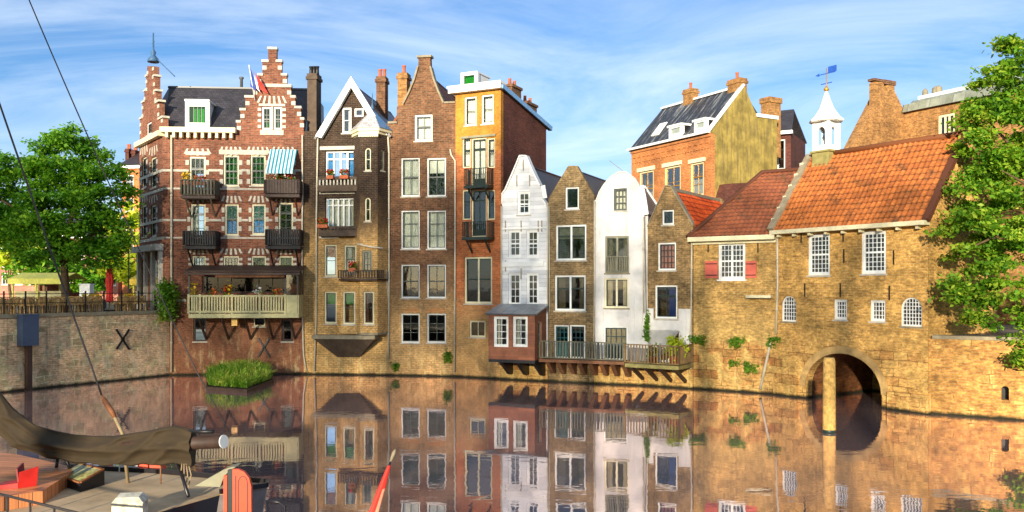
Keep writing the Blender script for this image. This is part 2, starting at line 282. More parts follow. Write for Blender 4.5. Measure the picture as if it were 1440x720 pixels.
M['glassblack'] = glassmat('dark_shop_glass', (.10, .10, .10, 1), .03)
M['greyglass'] = plain('pale_grey_glass', c(150, 158, 148), .2)
M['oldrail'] = painted('mossy_brown_rail', c(134, 108, 68), .4, .8, .3, 4)
M['greyrail'] = painted('grey_green_rail', c(116, 112, 90), .3, .7, .3, 4)

# ------------------------------------------------------------------ mesh helpers
class MB:
    def __init__(s): s.v = []; s.f = []; s.fm = []; s.uv = []; s.smooth = []
    def face(s, idx, m=0, uv=None, sm=False): s.f.append(tuple(idx)); s.fm.append(m); s.uv.append(uv); s.smooth.append(sm)
    def add(s, pts): b = len(s.v); s.v += [tuple(p) for p in pts]; return b
    def hexa(s, p, m=0):                              # p: 4 bottom (ccw from above) then 4 top
        b = s.add(p)
        for q in ((3,2,1,0),(4,5,6,7),(0,1,5,4),(1,2,6,5),(2,3,7,6),(3,0,4,7)): s.face([b+i for i in q], m)
        return s
    def box(s, x0, x1, y0, y1, z0, z1, m=0):
        x0, x1 = sorted((x0, x1)); y0, y1 = sorted((y0, y1)); z0, z1 = sorted((z0, z1))
        return s.hexa([(x0,y0,z0),(x1,y0,z0),(x1,y1,z0),(x0,y1,z0),(x0,y0,z1),(x1,y0,z1),(x1,y1,z1),(x0,y1,z1)], m)
    def bar(s, p, q, w, h=None, m=0, up=(0,0,1)):      # rectangular beam between two points
        p, q = Vector(p), Vector(q); h = h or w; d = (q-p).normalized(); up = Vector(up)
        if abs(d.dot(up)) > .98: up = Vector((0,1,0)) if abs(d.y) < .9 else Vector((1,0,0))
        a = d.cross(up).normalized()*(w/2); b = a.cross(d).normalized()*(h/2)
        return s.hexa([p-a-b, p+a-b, q+a-b, q-a-b, p-a+b, p+a+b, q+a+b, q-a+b], m)
    def prism(s, poly, d0, d1, ax='y', m=0, holes=(), sides=True, reveal=None):
        """poly in (u,z) extruded along y (ax='y'), or (y,z) along x (ax='x'), or (x,y) along z (ax='z')"""
        def P(a, b, d): return (a, d, b) if ax == 'y' else (d, a, b) if ax == 'x' else (a, b, d)
        loops = [list(poly)] + [list(h) for h in holes]
        tri = tessellate_polygon([[Vector((a, b, 0)) for a, b in lp] for lp in loops]); flat = [q for lp in loops for q in lp]
        for d in (d0, d1):
            b = s.add([P(a, bb, d) for a, bb in flat])
            for t in tri: s.face([b+i for i in t], m)
        for k, lp in enumerate(loops):
            if k == 0 and not sides: continue
            n = len(lp); b = s.add([P(a, bb, d0) for a, bb in lp] + [P(a, bb, d1) for a, bb in lp])
            for i in range(n): j = (i+1) % n; s.face((b+i, b+j, b+n+j, b+n+i), m if k == 0 or reveal is None else reveal)
        return s
    def tube(s, pts, r, n=6, m=0, sm=True):
        pts = [Vector(p) for p in pts]; rr = r if isinstance(r, (list, tuple)) else [r]*len(pts); rings = []
        for i, p in enumerate(pts):
            d = (pts[min(i+1, len(pts)-1)] - pts[max(i-1, 0)]).normalized(); u = Vector((0,0,1)) if abs(d.z) < .9 else Vector((1,0,0))
            a = d.cross(u).normalized(); b = a.cross(d).normalized()
            rings.append(s.add([p + (a*math.cos(2*math.pi*k/n) + b*math.sin(2*math.pi*k/n))*rr[i] for k in range(n)]))
        for i in range(len(rings)-1):
            for k in range(n): l = (k+1) % n; s.face((rings[i]+k, rings[i]+l, rings[i+1]+l, rings[i+1]+k), m, sm=sm)
        s.face([rings[0]+k for k in range(n)][::-1], m); s.face([rings[-1]+k for k in range(n)], m); return s
    def lathe(s, prof, cx=0, cy=0, n=12, m=0, sm=True, a0=0.0):
        rings = [s.add([(cx+r*math.cos(a0+2*math.pi*k/n), cy+r*math.sin(a0+2*math.pi*k/n), z) for k in range(n)]) for r, z in prof]
        for i in range(len(rings)-1):
            for k in range(n): l = (k+1) % n; s.face((rings[i]+k, rings[i]+l, rings[i+1]+l, rings[i+1]+k), m, sm=sm)
        s.face([rings[0]+k for k in range(n)][::-1], m); s.face([rings[-1]+k for k in range(n)], m); return s
    def slab(s, A, B, C, D, th, m=0):                  # quad A(bottom left) B(bottom right) C(top right) D(top left) with thickness and metric uv
        A, B, C, D = map(Vector, (A, B, C, D)); nrm = (B-A).cross(D-A).normalized()
        ex = (B-A).normalized(); ey = nrm.cross(ex); uvf = lambda p: ((p-A).dot(ex), (p-A).dot(ey))
        b = s.add([A, B, C, D] + [p - nrm*th for p in (A, B, C, D)])
        s.face((b, b+1, b+2, b+3), m, [uvf(p) for p in (A, B, C, D)]); s.face((b+7, b+6, b+5, b+4), m, [uvf(p) for p in (D, C, B, A)])
        for i in range(4): j = (i+1) % 4; s.face((b+i, b+4+i, b+4+j, b+j), m, [uvf(p) for p in ((A,B,C,D)[i], (A,B,C,D)[i], (A,B,C,D)[j], (A,B,C,D)[j])])
        return s
    def build(s, name, mats, parent=None, loc=None, rz=None, smooth=False):
        me = bpy.data.meshes.new(name); me.from_pydata(s.v, [], s.f)
        if not isinstance(mats, (list, tuple)): mats = [mats]
        for mm in mats: me.materials.append(M[mm] if isinstance(mm, str) else mm)
        me.polygons.foreach_set('material_index', s.fm); me.polygons.foreach_set('use_smooth', [smooth or q for q in s.smooth])
        if any(u is not None for u in s.uv):
            ul = me.uv_layers.new(name='UVMap'); dat = []
            for f, u in zip(s.f, s.uv):
                for q in (u if u is not None else [(0, 0)]*len(f)): dat += [q[0], q[1]]
            ul.data.foreach_set('uv', dat)
        me.validate()
        bm = bmesh.new(); bm.from_mesh(me); bmesh.ops.recalc_face_normals(bm, faces=bm.faces); bm.to_mesh(me); bm.free()
        o = bpy.data.objects.new(name, me); COL.objects.link(o)
        if parent is not None: o.parent = parent
        if loc is not None: o.location = loc
        if rz is not None: o.rotation_euler.z = rz
        return o
def tag(o, label=None, cat=None, group=None, kind=None):
    for k, v in (('label', label), ('category', cat), ('group', group), ('kind', kind)):
        if v: o[k] = v
    return o
def empty(name, label, cat, loc=(0,0,0), rz=0, group=None):
    o = bpy.data.objects.new(name, None); COL.objects.link(o); o.location = loc; o.rotation_euler.z = rz; o.empty_display_size = .3
    return tag(o, label, cat, group)
def copy_tree(o, parent=None):
    k = o.copy(); COL.objects.link(k)
    if parent: k.parent = parent
    for ch in list(o.children): copy_tree(ch, k)
    return k
def at(x, y, Y):                                       # a point at distance Y that the photo shows at pixel (x, y)
    return Vector(((x-HX)*Y/FPX, Y, CAMZ+(HY-y)*Y/FPX))
def ongrd(x, y, z): Y = (CAMZ-z)*FPX/(y-HY); return at(x, y, Y)

class Frame:                                           # vertical plane with local u along it, y into the building
    def __init__(s, P0, P1, root=None):
        s.o = Vector(P0); d = Vector(P1)-s.o; s.L = d.length; s.e = d/s.L; s.nb = Vector((-s.e.y, s.e.x)); s.ang = math.atan2(s.e.y, s.e.x)
        s.holes = []; s.root = root; s.loc = (0,0,0); s.rz = 0
    def p(s, x, y, off=0.0):                           # (u, z) of photo pixel on the plane `off` metres in front of the facade
        dx = (x-HX)/FPX; den = dx*s.nb.x + s.nb.y; t = (s.o.dot(s.nb) - off)/den
        q = Vector((dx*t, t)) - s.o
        return (q.dot(s.e), CAMZ + (HY-y)/FPX*t)
    def u(s, x, off=0.0): return s.p(x, 400, off)[0]
    def py(s, x, y, u):                                # (y, z) of photo pixel on the plane local x = u
        dx = (x-HX)/FPX; Q = s.o + s.e*u; den = dx*s.e.x + s.e.y; t = Q.dot(s.e)/den
        q = Vector((dx*t, t)) - Q; return (q.dot(s.nb), CAMZ + (HY-y)/FPX*t)
    def w(s, u, y, z=0): q = s.o + s.e*u + s.nb*y; return Vector((q.x, q.y, z))
class House(Frame):
    def __init__(s, name, label, cat, P0, P1, group=None):
        Frame.__init__(s, P0, P1); s.obj = empty(name, label, cat, (s.o.x, s.o.y, 0), s.ang, group); s.root = s
    def sub(s, u0, y0, u1, y1):                        # a facet standing in the same house, from local (u0,y0) to (u1,y1)
        f = Frame(s.w(u0, y0).xy, s.w(u1, y1).xy, s); f.loc = (u0, y0, 0); f.rz = f.ang - s.ang; f.obj = s.obj; return f
def put(f, mb, name, mats, parent=None, **kw):
    if parent is not None: return mb.build(name, mats, parent, **kw)
    return mb.build(name, mats, f.obj, f.loc, f.rz, **kw)

def arc(u0, u1, zs, rise, n=10):                       # arc points from right spring to left spring
    cx = (u0+u1)/2; a = (u1-u0)/2
    return [(cx + a*math.cos(t), zs + rise*math.sin(t)) for t in [math.pi*i/n for i in range(n+1)]]
def rect_of(f, x0, y0, x1, y1, off=0):
    u0, u1 = f.u(x0, off), f.u(x1, off); xm = (x0+x1)/2; return u0, u1, f.p(xm, y1, off)[1], f.p(xm, y0, off)[1]

def window(f, x0, y0, x1, y1, cols=2, rows=3, fc='white', bc=None, fw=.085, bw=.035, arch=0.0, thick=(), curtain=None, glass='glass', sill='stone', name='window', panel=0.0, rec=.07, hole=True, mull=(), off=0):
    """one window: frame (part) with bars, pane, curtain and sill as sub-parts"""
    u0, u1, z0, z1 = rect_of(f, x0, y0, x1, y1, off)
    if arch:
        rise = (u1-u0)/2*arch; zs = z1-rise; poly = [(u0, z0), (u1, z0)] + arc(u0, u1, zs, rise)
        inn = [(u0+fw, z0+fw), (u1-fw, z0+fw)] + arc(u0+fw, u1-fw, zs, rise-fw*.9)
    else: poly = [(u0, z0), (u1, z0), (u1, z1), (u0, z1)]
    if hole: f.holes.append(poly)
    y = rec - off; F = MB()
    if arch:
        F.prism(poly, y, y+.1, holes=[inn])
    else:
        F.box(u0, u0+fw, y, y+.1, z0, z1).box(u1-fw, u1, y, y+.1, z0, z1)
        F.box(u0+fw, u1-fw, y, y+.1, z1-fw, z1).box(u0+fw, u1-fw, y, y+.1, z0, z0+fw)
    zb = z0+fw
    if panel:
        zb = z0+fw + panel*(z1-z0)
    iu0, iu1, iz1 = u0+fw, u1-fw, z1-fw
    B = MB() if bc else F
    ztop = (lambda u: zs + max(0., rise-fw)*math.sqrt(max(0, 1-((u-(u0+u1)/2)/((u1-u0)/2-fw))**2))) if arch else (lambda u: iz1)
    if bc: # inner sash in its own colour
        if not arch:
            q = .045; B.box(iu0, iu0+q, y+.02, y+.09, zb, iz1).box(iu1-q, iu1, y+.02, y+.09, zb, iz1).box(iu0+q, iu1-q, y+.02, y+.09, iz1-q, iz1).box(iu0+q, iu1-q, y+.02, y+.09, zb, zb+q)
    if panel:
        B.box(iu0, iu1, y+.03, y+.08, z0+fw, zb)
        for k in range(max(1, cols)):
            a = iu0 + (iu1-iu0)*k/cols; b2 = iu0 + (iu1-iu0)*(k+1)/cols; B.box(a+.06, b2-.06, y+.015, y+.03, z0+fw+.08, zb-.07)
    for k in range(1, cols):
        u = iu0 + (iu1-iu0)*k/cols; B.box(u-bw/2, u+bw/2, y+.03, y+.072, zb, ztop(u))
    for k in range(1, rows):
        z = zb + (iz1-zb)*k/rows; a, b2 = iu0, iu1
        if arch and z > zs: h = ((u1-u0)/2-fw)*math.sqrt(max(.01, 1-((z-zs)/(rise-fw))**2)); a, b2 = (u0+u1)/2-h, (u0+u1)/2+h
        B.box(a, b2, y+.033, y+.069, z-bw/2, z+bw/2)
    for fr in thick: z = zb + (iz1-zb)*(1-fr); B.box(iu0, iu1, y+.012, y+.085, z-.04, z+.04)
    for fr in mull: u = iu0 + (iu1-iu0)*fr; F.box(u-.05, u+.05, y+.005, y+.09, z0+fw, iz1)
    W = put(f, F, name, fc)
    if bc and B.v: B.build('sash', bc, W)
    P = MB(); py_ = y+.052
    if arch: P.prism(inn, py_, py_+.004)
    else: P.box(iu0, iu1, py_, py_+.004, zb, iz1)
    P.build('pane', glass, W)
    if curtain:
        kind, mat = curtain if isinstance(curtain, tuple) else (curtain, 'lace'); yc = y+.22
        wu, wz = iu1-iu0, iz1-zb
        def cloth(a, b2, za, zb2, nm='curtain', amp=.03):
            K = MB(); n = max(6, int((b2-a)/.05)); vs_ = []
            ph = random.random()*6
            for i in range(n+1):
                u = a+(b2-a)*i/n; vs_.append((u, yc+amp*math.sin(u*38+ph)))
            b = K.add([(u, yy, za) for u, yy in vs_] + [(u, yy, zb2) for u, yy in vs_] + [(u, yy+.006, za) for u, yy in vs_] + [(u, yy+.006, zb2) for u, yy in vs_]); m = n+1
            for i in range(n): K.face((b+i, b+i+1, b+m+i+1, b+m+i)); K.face((b+2*m+i+1, b+2*m+i, b+3*m+i, b+3*m+i+1))
            K.build(nm, mat, W, smooth=True)
        if kind == 'side': cloth(iu0, iu0+wu*.26, zb, iz1); cloth(iu1-wu*.24, iu1, zb, iz1)
        elif kind == 'full': cloth(iu0, iu1, zb, iz1)
        elif kind == 'half': cloth(iu0, iu1, zb, zb+wz*.5)
        elif kind == 'left': cloth(iu0, iu0+wu*.45, zb, iz1)
        elif kind == 'right': cloth(iu1-wu*.45, iu1, zb, iz1)
        elif kind == 'blind': MB().box(iu0, iu1, yc-.08, yc-.07, zb+wz*.62, iz1).build('blind', mat, W)
        elif kind == 'halfblind': MB().box(iu0, iu1, yc-.08, yc-.07, zb+wz*.48, iz1).build('blind', mat, W)
        elif kind == 'two': MB().box(iu0, iu1, yc-.16, yc-.15, zb+wz*.47, iz1).build('blind', 'blindg2', W); MB().box(iu0, iu1, yc-.16, yc-.15, zb, zb+wz*.45).build('blind', mat, W)
        elif kind == 'lowblind': MB().box(iu0, iu1, yc-.08, yc-.07, zb, zb+wz*.5).build('blind', mat, W)
    if sill: MB().box(u0-.06, u1+.06, y-.10, y+.02, z0-.075, z0-.003).build('sill', sill, W)
    return W, (u0, u1, z0, z1)

def front_wall(h, outline, mat, T=.32, depth=7, zeave=None, sides=(1, 1), y0=0, base=-.8, name='wall', back=None, mat_side=None):
    """front wall with its openings, plus plain side and back walls up to the eaves"""
    mb = MB(); mb.prism(outline, y0, y0+T, holes=h.holes)
    us = [u for u, z in outline]; ua, ub = min(us), max(us)
    if depth:
        zl = zeave if zeave is not None else min(outline[-1][1], outline[2][1])
        if sides[0]: mb.box(ua, ua+.25, y0+T, depth, base, zl, 1 if mat_side else 0)
        if sides[1]: mb.box(ub-.25, ub, y0+T, depth, base, zl, 1 if mat_side else 0)
        pb = back or outline; mb.prism(pb, depth, depth+.25)
    return put(h, mb, name, [mat, mat_side] if mat_side else mat)
def pxpoly(h, pts, off=0): return [h.p(x, y, off) for x, y in pts]
def gable_roof(h, ul, ur, zl, zr, ua, za, y0, y1, mat, th=.14, over=.12, name='roof'):
    mb = MB()
    kl = (za-zl)/(ua-ul); kr = (za-zr)/(ur-ua)
    mb.slab((ul-over, y0, zl-over*kl), (ua, y0, za), (ua, y1, za), (ul-over, y1, zl-over*kl), th)
    mb.slab((ua+.003, y0, za), (ur+over, y0, zr-over*kr), (ur+over, y1, zr-over*kr), (ua+.003, y1, za), th)
    # the slab's uv run: u along slope here, so swap for rows that run with the ridge
    mb.uv = [[(v, u) for u, v in q] if q else q for q in mb.uv]
    return put(h, mb, name, mat)
def pantiles(A, B, C, D, amp=.035):
    """clay pantile sheet over quad A(bottom left) B(bottom right) C(top right) D(top left)"""
    A, B, C, D = map(Vector, (A, B, C, D)); nrm = (B-A).cross(D-A).normalized(); mb = MB()
    wid = max((B-A).length, (C-D).length); hgt = max((D-A).length, (C-B).length); nu = max(4, int(wid/.24*6)); nr = max(2, int(hgt/.33)); rows = []
    ex = (B-A).normalized(); ey = nrm.cross(ex)
    for r in range(nr):
        for e in (0, 1):
            v = (r+e)/nr; lift = .045*(1-e); row = []
            for i in range(nu+1):
                s_ = i/nu; p = (A*(1-s_)+B*s_)*(1-v) + (D*(1-s_)+C*s_)*v
                t = (p-A).dot(ex)/.24; row.append(p + nrm*(lift + .05*math.sin(p.x*1.3+p.z*2.1)*math.sin(p.y*1.7) + amp*math.sin(t*2*math.pi)*(1 if math.sin(t*2*math.pi) > 0 else .5)))
            rows.append((mb.add(row), row))
    for k in range(len(rows)-1):
        (b0, r0), (b1, r1) = rows[k], rows[k+1]
        for i in range(nu):
            uv = [((p-A).dot(ex), (p-A).dot(ey)) for p in (r0[i], r0[i+1], r1[i+1], r1[i])]
            if k % 2 == 0: mid = (k//2+.5)*.33; uv = [(a, (k//2)*.33 + (.001 if j < 2 else .329)) for j, (a, b) in enumerate(uv)]
            else: uv = [(a, (k//2+1)*.33+.002) for a, b in uv]
            mb.face((b0+i, b0+i+1, b1+i+1, b1+i), 0, uv, True)
    # underside and closed edges
    q = mb.add([p - nrm*.08 for p in (A, B, C, D)]); mb.face((q+3, q+2, q+1, q), 0, [(0,0)]*4)
    return mb
def pipe(h, pts, r=.05, off=.1, mat='pipe', name='drainpipe'):
    P = [(lambda q: (q[0], -off, q[1]))(h.p(x, y, off)) for x, y in pts]
    mb = MB().tube(P, r, 8)
    for i in range(len(P)-1):
        a, b = Vector(P[i]), Vector(P[i+1])
        if abs(a.z-b.z) > 2:
            n = int(abs(a.z-b.z)/1.9)
            for k in range(1, n+1):
                q = a.lerp(b, k/(n+1)); mb.lathe([(r*1.35, q.z-.04), (r*1.35, q.z+.04)], q.x, q.y, 8)
    return put(h, mb, name, mat)
def chimney(h, x0, x1, ytop, ybot, yd, mat, depth=.7, pots=2, name='chimney', potmat='terracotta', off=None):
    """stack whose front stands yd metres behind the facade"""
    u0, u1 = h.u(x0, -yd), h.u(x1, -yd); zt = h.p((x0+x1)/2, ytop, -yd)[1]; zb = h.p((x0+x1)/2, ybot, -yd)[1]
    mb = MB().box(u0, u1, yd, yd+depth, zb, zt-.36).box(u0-.07, u1+.07, yd-.07, yd+depth+.07, zt-.357, zt-.18).box(u0-.02, u1+.02, yd-.02, yd+depth+.02, zt-.177, zt)
    o = put(h, mb, name, mat)
    for k in range(pots):
        pm = MB().lathe([(.13, zt), (.11, zt+.12), (.10, zt+.42), (.13, zt+.45), (.12, zt+.5)], u0+(u1-u0)*(k+.5)/max(pots, 1), yd+depth/2, 10); pm.build('chimney_pot', potmat, o)
    return o
def trim(h, mb, name, mat): return put(h, mb, name, mat)
def railing(mb, pts, z0, z1, step=.12, r=.014, rail=.03, post=None):
    pts = [Vector((p[0], p[1], 0)) for p in pts]
    for a, b in zip(pts[:-1], pts[1:]):
        mb.bar((a.x, a.y, z1), (b.x, b.y, z1), rail*1.6, rail); mb.bar((a.x, a.y, z0+.06), (b.x, b.y, z0+.06), rail, rail)
        n = max(1, int((b-a).length/step))
        for i in range(n+1):
            q = a.lerp(b, i/n); w = post if post and i in (0, n) else r*2; mb.box(q.x-w/2, q.x+w/2, q.y-w/2, q.y+w/2, z0+.062, z1-.002)
    return mb
def balcony(h, x0, x1, ytop, ybot, proj, mat, floor_mat=None, step=.13, bar=.02, solid=None, bracket=True, label=None):
    u0, u1, z0, z1 = rect_of(h, x0, ytop, x1, ybot, proj); zf = z0+.16
    o = put(h, MB().box(u0, u1, -proj, -.003, z0, zf), 'balcony', floor_mat or mat)
    if label: o['label'] = label
    R_ = MB()
    if solid: R_.box(u0, u1, -proj, -proj+.05, zf, z1).box(u0, u0+.05, -proj+.05, -.003, zf, z1).box(u1-.05, u1, -proj+.05, -.003, zf, z1)
    else: railing(R_, [(u0+.03, -.02), (u0+.03, -proj+.03), (u1-.03, -proj+.03), (u1-.03, -.02)], zf, z1-.03, step, bar, .035)
    R_.build('railing', mat, o)
    if bracket:
        for u in (u0+.25, u1-.25): MB().bar((u, -.02, z0-proj*.9), (u, -proj*.92, z0-.02), .07, .09).build('bracket', mat, o)
    return o, (u0, u1, zf, z1)

# ------------------------------------------------------------------ foliage
def leaf_mesh(centres, size, upbias=.5, aspect=.55):
    n = len(centres); nrm = rng.normal(size=(n, 3)); nrm[:, 2] = np.abs(nrm[:, 2]) + upbias; nrm /= np.linalg.norm(nrm, axis=1)[:, None]
    t = rng.normal(size=(n, 3)); t -= nrm*(t*nrm).sum(1)[:, None]; t /= np.linalg.norm(t, axis=1)[:, None]; b = np.cross(nrm, t)
    s = size*rng.uniform(.6, 1.3, n)[:, None]; w = s*aspect
    fold = nrm*s*.12
    v = np.stack([centres - t*s, centres - b*w + fold, centres + t*s, centres + b*w + fold], 1).reshape(-1, 3)
    return v
def quads_obj(name, v, mat, parent=None):
    n = len(v)//4; me = bpy.data.meshes.new(name); me.vertices.add(len(v)); me.vertices.foreach_set('co', v.astype(np.float32).ravel())
    me.loops.add(len(v)); me.loops.foreach_set('vertex_index', np.arange(len(v), dtype=np.int32)); me.polygons.add(n); me.polygons.foreach_set('loop_start', np.arange(0, len(v), 4, dtype=np.int32))
    me.update(calc_edges=True); me.validate(); me.materials.append(M[mat]); o = bpy.data.objects.new(name, me); COL.objects.link(o)
    if parent: o.parent = parent
    return o
def crown_points(lobes, clumps, per, spread, shell=.55):
    pts = []; vol = np.array([l[3]*l[4]*l[5] for l in lobes])**.75; vol = vol/vol.sum()
    for l, fr in zip(lobes, vol):
        k = max(2, int(clumps*fr)); d = rng.normal(size=(k, 3)); d /= np.linalg.norm(d, axis=1)[:, None]
        rad = shell + (1.04-shell)*rng.uniform(0, 1, k)**.7; cc = np.array(l[:3]) + d*rad[:, None]*np.array(l[3:])
        for q in cc:
            m = int(per*rng.uniform(.4, 1.5)); sp = spread*rng.uniform(.6, 1.3)
            pts.append(q + rng.normal(size=(m, 3))*np.array([sp, sp, sp*.45]))
    return np.concatenate(pts)
def tree(name, label, base, th, tr, lobes, clumps, per, leaf, mat, spread=.35, group=None, limbs=9):
    root = empty(name, label, 'tree', base, 0, group); t = MB()
    lean = random.uniform(-.15, .15)
    t.tube([(0,0,-.2), (.02,0,th*.3), (lean,.05,th*.7), (lean*1.4,.05,th)], [tr*1.35, tr, tr*.85, tr*.75], 12)
    L_ = sorted(lobes, key=lambda l: -l[3]*l[4]*l[5])
    for i in range(limbs):
        l = L_[i % len(L_)]; e = Vector(l[:3]) + Vector((random.uniform(-.6, .6)*l[3], random.uniform(-.6, .6)*l[4], random.uniform(-.4, .6)*l[5])); a = Vector((lean*1.3, .05, th*random.uniform(.82, 1)))
        mid = a.lerp(e, .5) + Vector((0, 0, .12*(e-a).length)); t.tube([a, mid, e], [tr*.5, tr*.3, tr*.08], 7)
    t.build('trunk', 'bark', root)
    quads_obj('crown', leaf_mesh(crown_points(lobes, clumps, per, spread), leaf), mat, root); return root
def bush(name, label, cat, base, lobes, n, leaf, mat, parent=None, group=None, up=.5):
    pts = np.concatenate([np.array(l[:3]) + rng.normal(size=(max(3, int(n/len(lobes))), 3))*np.array(l[3:])*.5 for l in lobes])
    if parent is None:
        o = quads_obj(name, leaf_mesh(pts, leaf, up), mat); o.location = base; return tag(o, label, cat, group)
    return quads_obj(name, leaf_mesh(pts, leaf, up), mat, parent)

# ------------------------------------------------------------------ the setting
TZ = 3.71
basin = [(-60, 2), (-46, 2.4), (-36.2, 20.5), (-24.6, 40.8), (-20.2, 49.2), (-12, 50.0), (-7.3, 49.2), (-3.2, 48.4), (-.7, 47.3), (1.95, 46.1), (4.45, 45), (7.05, 44.1), (9.15, 42.7), (12.55, 40.4), (16.75, 34.1), (19.5, 32.4), (30.2, 25.3), (40, 2)]
def setting():
    mb = MB(); big = [(-900, -900), (900, -900), (900, 1400), (-900, 1400)]
    mb.prism(big, 2.6, 3.0, ax='z', holes=[basin]); tag(mb.build('ground', 'ground'), kind='structure')
    w = MB(); w.box(-70, 60, -4, 70, -.02, 0); tag(w.build('water', 'water'), kind='structure')
    b = MB(); b.box(-70, 60, -4, 70, -2.2, -2.0); tag(b.build('canal_bed', 'ground'), kind='structure')
    n = MB(); n.box(-60, 42, -30, 2.6, -1.5, 3.3); tag(n.build('near_bank', 'pave'), kind='structure')
    t = MB(); t.prism([(-36.4, 20.6), (-24.8, 40.9), (-20.3, 49.25), (-19.9, 49.6), (-22.8, 53.5), (-30, 64), (-34, 110), (-110, 110), (-110, 20)], 2.9, TZ-.02, ax='z'); tag(t.build('terrace', 'pave'), kind='structure')
setting()

# left quay wall
QW = House('quay_wall', 'brick and stone quay wall below the cafe terrace with an iron X anchor', 'quay wall', (-36.2, 20.4), (-19.62, 48.83))
put(QW, MB().box(0, QW.L, 0, .5, -1.5, TZ-.16), 'wall', 'brickQ')
put(QW, MB().box(0, QW.L+.1, -.06, .62, TZ-.158, TZ+.02), 'coping', 'greystone')
def cross_anchor(h, x0, y0, x1, y1):
    a, b = h.p(x0, y0), h.p(x1, y1); cc = h.p(x0, y1); d = h.p(x1, y0)
    mb = MB().bar((a[0], -.03, a[1]), (b[0], -.03, b[1]), .06, .09).bar((cc[0], -.05, cc[1]), (d[0], -.05, d[1]), .06, .09)
    m = ((a[0]+b[0])/2, (a[1]+b[1])/2); mb.box(m[0]-.09, m[0]+.09, -.08, -.001, m[1]-.09, m[1]+.09)
    put(h, mb, 'wall_anchor', 'black')
cross_anchor(QW, 163, 463, 181, 491)
g0 = QW.p(40, 465, .3)
gz = [QW.p(40, y, .3)[1] for y in (443, 486, 556)]; gu0, gu1 = QW.u(28.5, .3), QW.u(51.5, .3)
gb = empty('gauge_board', 'slate blue box on a dark post fixed to the left quay wall', 'gauge post', QW.w((gu0+gu1)/2, -.3, 0), QW.ang)
MB().box(-.12, .12, -.12, .14, -1.2, gz[1]).box(-.05, .05, .14, .29, 1.2, 1.3).build('post', 'dkbrown', gb)
MB().box(-(gu1-gu0)/2, (gu1-gu0)/2, -.2, .28, gz[1]+.003, gz[0]-.02).box(-(gu1-gu0)/2-.03, (gu1-gu0)/2+.03, -.23, .28, gz[0]-.018, gz[0]+.04).build('box', 'steelblue', gb)

# ------------------------------------------------------------------ A: step-gabled corner house
A0, A1 = (-19.97, 48.8), (-12.06, 49.4)
A = House('corner_house', 'red brick corner house with a white trimmed step gable, slate roof and balconies', 'house', A0, A1)
AL = Frame((-23.1, 52.9), A0, A); AL.obj = A.obj
_d = AL.o - A.o; AL.loc = (_d.dot(A.e), _d.dot(A.nb), 0); AL.rz = AL.ang - A.ang
stA = MB()
def voussoirs(f, mb_, x0, x1, y0, y1, n=5, off=.03, w=.11):
    mb = MB()
    """radiating pale blocks over an opening"""
    ua, ub, z0, z1 = rect_of(f, x0, y0, x1, y1); cx = (ua+ub)/2
    for k in range(n):
        t = (k/(n-1)-.5)*2; b = cx + t*(ub-ua)/2*.86; e = cx + t*(ub-ua)/2*1.12; zt = z1 - abs(t)**2*(z1-z0)*.25
        mb.hexa([(b-w/2, -off, z0), (b+w/2, -off, z0), (b+w/2, .02, z0), (b-w/2, .02, z0), (e-w*.6, -off, zt), (e+w*.6, -off, zt), (e+w*.6, .02, zt), (e-w*.6, .02, zt)])
    put(f, mb, 'arch_trim', 'stone')
def quoins(f, mb_, x0, x1, y0, y1, n=4, w=.2, off=.025):
    mb = MB()
    ua, ub, z0, z1 = rect_of(f, x0, y0, x1, y1)
    for k in range(n):
        z = z0 + (z1-z0)*(k+.5)/n; hh = (z1-z0)/n*.26
        mb.box(ua-w, ua-.003, -off, .02, z-hh, z+hh); mb.box(ub+.003, ub+w, -off, .02, z-hh, z+hh)
    put(f, mb, 'window_trim', 'stone')
def band(f, mb_, x0, x1, y0, y1, off=.022, mat='stone', name='stone_band'):
    ua, ub = f.u(x0), f.u(x1); xm = (x0+x1)/2; put(f, MB().box(ua, ub, -off, .02, f.p(xm, y1)[1], f.p(xm, y0)[1]), name, mat)
# top storey
window(A, 266, 220, 289, 266, 3, 3, 'cream', 'dkgreen', thick=(.38,), curtain=('halfblind', 'blinddk'), glass='glass')
window(A, 314, 218, 336, 262, 3, 4, 'cream', 'dkgreen', thick=(.52,), glass='greenglass', curtain=('full', 'blindlg'))
window(A, 352, 218, 373.5, 261, 3, 4, 'cream', 'dkgreen', thick=(.52,), glass='greenglass', curtain=('full', 'blindlg'))
window(A, 386, 214, 411, 268, 2, 4, 'cream', 'dkgreen', thick=(.3,), glass='glassd', name='balcony_door', panel=.2, sill=None)
for x0, x1, y in ((262, 294, 209), ): voussoirs(A, stA, x0, x1, 219, y, 5); band(A, stA, x0-1, x1+1, 213, 218, .034)
band(A, stA, 308, 377, 211, 217.5, .034)
for x0, x1 in ((311, 339), (349, 377), (384, 413)): voussoirs(A, stA, x0, x1, 219, 206.5, 5)
for x0, x1 in ((266, 289), (314, 336), (352, 373.5), (386, 411)): quoins(A, stA, x0, x1, 222, 262, 3)
